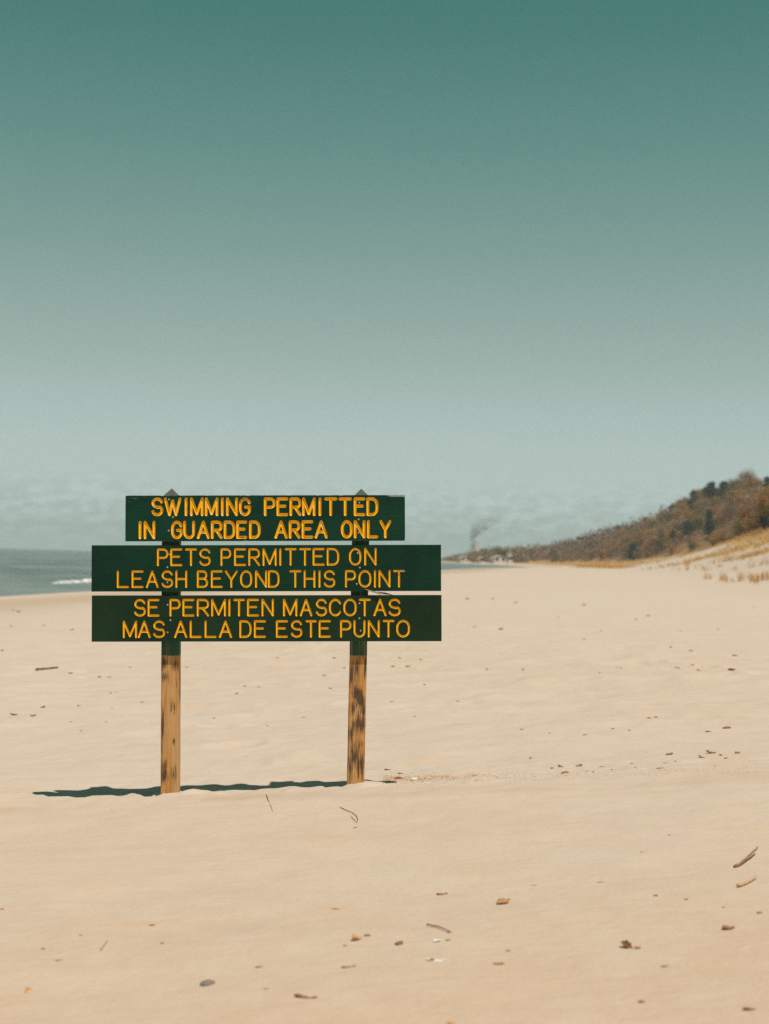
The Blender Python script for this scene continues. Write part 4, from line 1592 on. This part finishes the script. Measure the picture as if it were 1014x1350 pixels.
def house(px, py, Y, w, d, h, label):
    g = at(px, py, Y)
    g.z = float(height(g.x, g.y))
    e = empty('beach_house', g)
    hw, hd = w / 2, d / 2
    z1 = h * 0.62
    V = [(-hw, -hd, -1.5), (hw, -hd, -1.5), (hw, hd, -1.5), (-hw, hd, -1.5), (-hw, -hd, z1), (hw, -hd, z1), (hw, hd, z1), (-hw, hd, z1),
         (0, -hd, h - .12), (0, hd, h - .12)]
    Fc = [(0, 1, 5, 8, 4), (2, 3, 7, 9, 6), (1, 2, 6, 5), (3, 0, 4, 7)]
    mesh_obj('wall', V, Fc, M_hwall, e)
    o = .35
    V = []
    for dz in (0.0, 0.22):
        V += [(-hw - o, -hd - o, z1 - .15 + dz), (0, -hd - o, h + dz), (hw + o, -hd - o, z1 - .15 + dz),
              (-hw - o, hd + o, z1 - .15 + dz), (0, hd + o, h + dz), (hw + o, hd + o, z1 - .15 + dz)]
    Fc = [(6, 7, 10, 9), (7, 8, 11, 10), (0, 3, 4, 1), (1, 4, 5, 2), (0, 1, 7, 6), (1, 2, 8, 7), (3, 9, 10, 4), (4, 10, 11, 5), (0, 6, 9, 3), (2, 5, 11, 8)]
    mesh_obj('roof', V, Fc, M_hroof, e)
    for k in (-1, 1):
        cx = k * w * .24
        V = [(cx + a, -hd - .05 + b, z1 * .45 + c) for a in (-.55, .55) for b in (0, .08) for c in (0, 1.3)]
        Fc = [(0, 1, 5, 4), (2, 6, 7, 3), (0, 2, 3, 1), (4, 5, 7, 6), (1, 3, 7, 5), (0, 4, 6, 2)]
        mesh_obj('window', V, Fc, M_glass, e)
    e.rotation_euler = (0, 0, random.uniform(-.3, .3))
    tag(e, label, 'house')


for hx, w, d, h, lab in HOUSES:
    house(hx, 739, house_depth(hx), w, d, h, lab)

# ------------------------------------------------------------------ tower and its smoke, far beyond the point
TY = 2200.0
tb = at(627.0, 741, TY)
tb.z = float(height(tb.x, tb.y))
z_top = at(627, 713.6, TY).z
prof_r = [(0, 1.28), (.25, 1.12), (.5, 0.98), (.72, 0.90), (.88, 0.92), (1.0, 0.97)]
r0 = 3.9 * TY / FPX
te = empty('cooling_tower', tb)
Ht = z_top - tb.z
V, Fc = [], []
n = 32
for (f, k) in prof_r:
    for i in range(n):
        a = 2 * math.pi * i / n
        V.append((r0 * k * math.cos(a), r0 * k * math.sin(a), Ht * f))
for (f, k) in prof_r[::-1]:
    for i in range(n):
        a = 2 * math.pi * i / n
        V.append((r0 * (k - .06) * math.cos(a), r0 * (k - .06) * math.sin(a), Ht * f))
m = len(prof_r) * 2
for j in range(m - 1):
    for i in range(n):
        a, b = j * n + i, j * n + (i + 1) % n
        Fc.append((a, b, b + n, a + n))
mesh_obj('shell', V, Fc, simple('tower_concrete', C(0.66, 0.54, 0.49), 0.9), te, smooth=True)
V = []
Fc = []
for (f, k) in ((0.985, 1.0), (1.0, 1.0), (1.0, 0.90), (0.985, 0.90)):
    for i in range(n):
        a = 2 * math.pi * i / n
        V.append((r0 * k * math.cos(a), r0 * k * math.sin(a), Ht * (f + .004)))
for j in range(4):
    for i in range(n):
        a, b = j * n + i, j * n + (i + 1) % n
        c, d_ = ((j + 1) % 4) * n + (i + 1) % n, ((j + 1) % 4) * n + i
        Fc.append((a, b, c, d_))
mesh_obj('rim', V, Fc, simple('tower_rim', C(0.36, 0.30, 0.28), 0.9), te)
tag(te, 'pale pinkish tapering tower rising just above the far wooded point', 'tower')


def smoke():
    """a drifting plume: a bent tube of thin volume that widens as it rises"""
    path = [(621.5, 726, 2.2), (621.8, 716, 3.0), (622.8, 709, 4.2), (626, 702, 6.5), (631, 695, 9.5), (638, 688, 12.5), (647, 681, 14.0), (660, 674, 12.0)]
    pts = [at(x, y, TY) for x, y, _ in path]
    base = pts[0].copy()
    rads = [r * TY / FPX for *_, r in path]
    P2, R2 = [], []
    for i in range(len(pts) - 1):
        for k in range(4):
            f = k / 4
            P2.append(pts[i].lerp(pts[i + 1], f) - base)
            R2.append(rads[i] * (1 - f) + rads[i + 1] * f)
    P2.append(pts[-1] - base)
    R2.append(rads[-1] * .6)
    V, Fc = tube(P2, R2, 18)
    mt = bpy.data.materials.new('smoke')
    mt.use_nodes = True
    nn, ll = mt.node_tree.nodes, mt.node_tree.links
    nn.clear()
    out = nn.new('ShaderNodeOutputMaterial')
    vol = nn.new('ShaderNodeVolumePrincipled')
    vol.inputs['Color'].default_value = (0.38, 0.42, 0.43, 1)
    ll.new(vol.outputs[0], out.inputs['Volume'])
    tc = nn.new('ShaderNodeTexCoord')
    ns = nn.new('ShaderNodeTexNoise')
    ns.inputs['Scale'].default_value = 0.11
    ns.inputs['Detail'].default_value = 3
    ll.new(tc.outputs['Object'], ns.inputs['Vector'])
    sp = nn.new('ShaderNodeSeparateXYZ')
    ll.new(tc.outputs['Object'], sp.inputs[0])
    Hs = float(P2[-1].z)
    mr = nn.new('ShaderNodeMapRange')
    mr.inputs['From Min'].default_value = 0
    mr.inputs['From Max'].default_value = Hs
    mr.inputs['To Min'].default_value = 1.0
    mr.inputs['To Max'].default_value = 0.0
    ll.new(sp.outputs['Z'], mr.inputs['Value'])
    pw = nn.new('ShaderNodeMath')
    pw.operation = 'POWER'
    pw.inputs[1].default_value = 2.0
    ll.new(mr.outputs[0], pw.inputs[0])
    nr = nn.new('ShaderNodeMapRange')
    nr.inputs['From Min'].default_value = 0.36
    nr.inputs['From Max'].default_value = 0.62
    ll.new(ns.outputs['Fac'], nr.inputs['Value'])
    mu = nn.new('ShaderNodeMath')
    mu.operation = 'MULTIPLY'
    ll.new(pw.outputs[0], mu.inputs[0])
    ll.new(nr.outputs[0], mu.inputs[1])
    m2 = nn.new('ShaderNodeMath')
    m2.operation = 'MULTIPLY'
    m2.inputs[1].default_value = 0.42
    ll.new(mu.outputs[0], m2.inputs[0])
    ll.new(m2.outputs[0], vol.inputs['Density'])
    o = mesh_obj('smoke_plume', V, Fc, mt)
    o.location = base
    tag(o, 'grey smoke plume drifting up to the right beside the far pale tower', 'smoke', kind='stuff')


smoke()


# ------------------------------------------------------------------ the air
def haze():
    X0, X1, Y0, Y1, Z0, Z1 = -6200.0, 6200.0, -700.0, 5700.0, -8.5, 84.0
    V = [(x, y, z) for x in (X0, X1) for y in (Y0, Y1) for z in (Z0, Z1)]
    Fc = [(0, 1, 3, 2), (4, 6, 7, 5), (0, 4, 5, 1), (2, 3, 7, 6), (0, 2, 6, 4), (1, 5, 7, 3)]
    mt = bpy.data.materials.new('haze_air')
    mt.use_nodes = True
    nn, ll = mt.node_tree.nodes, mt.node_tree.links
    nn.clear()
    out = nn.new('ShaderNodeOutputMaterial')
    vol = nn.new('ShaderNodeVolumePrincipled')
    vol.inputs['Color'].default_value = (0.84, 0.95, 0.93, 1)
    vol.inputs['Density'].default_value = HAZE
    vol.inputs['Anisotropy'].default_value = 0.0
    ll.new(vol.outputs[0], out.inputs['Volume'])
    o = mesh_obj('haze', V, Fc, mt)
    tag(o, 'thin pale haze in the air over beach and lake', 'haze', kind='stuff')


HAZE = 0.00027
haze()
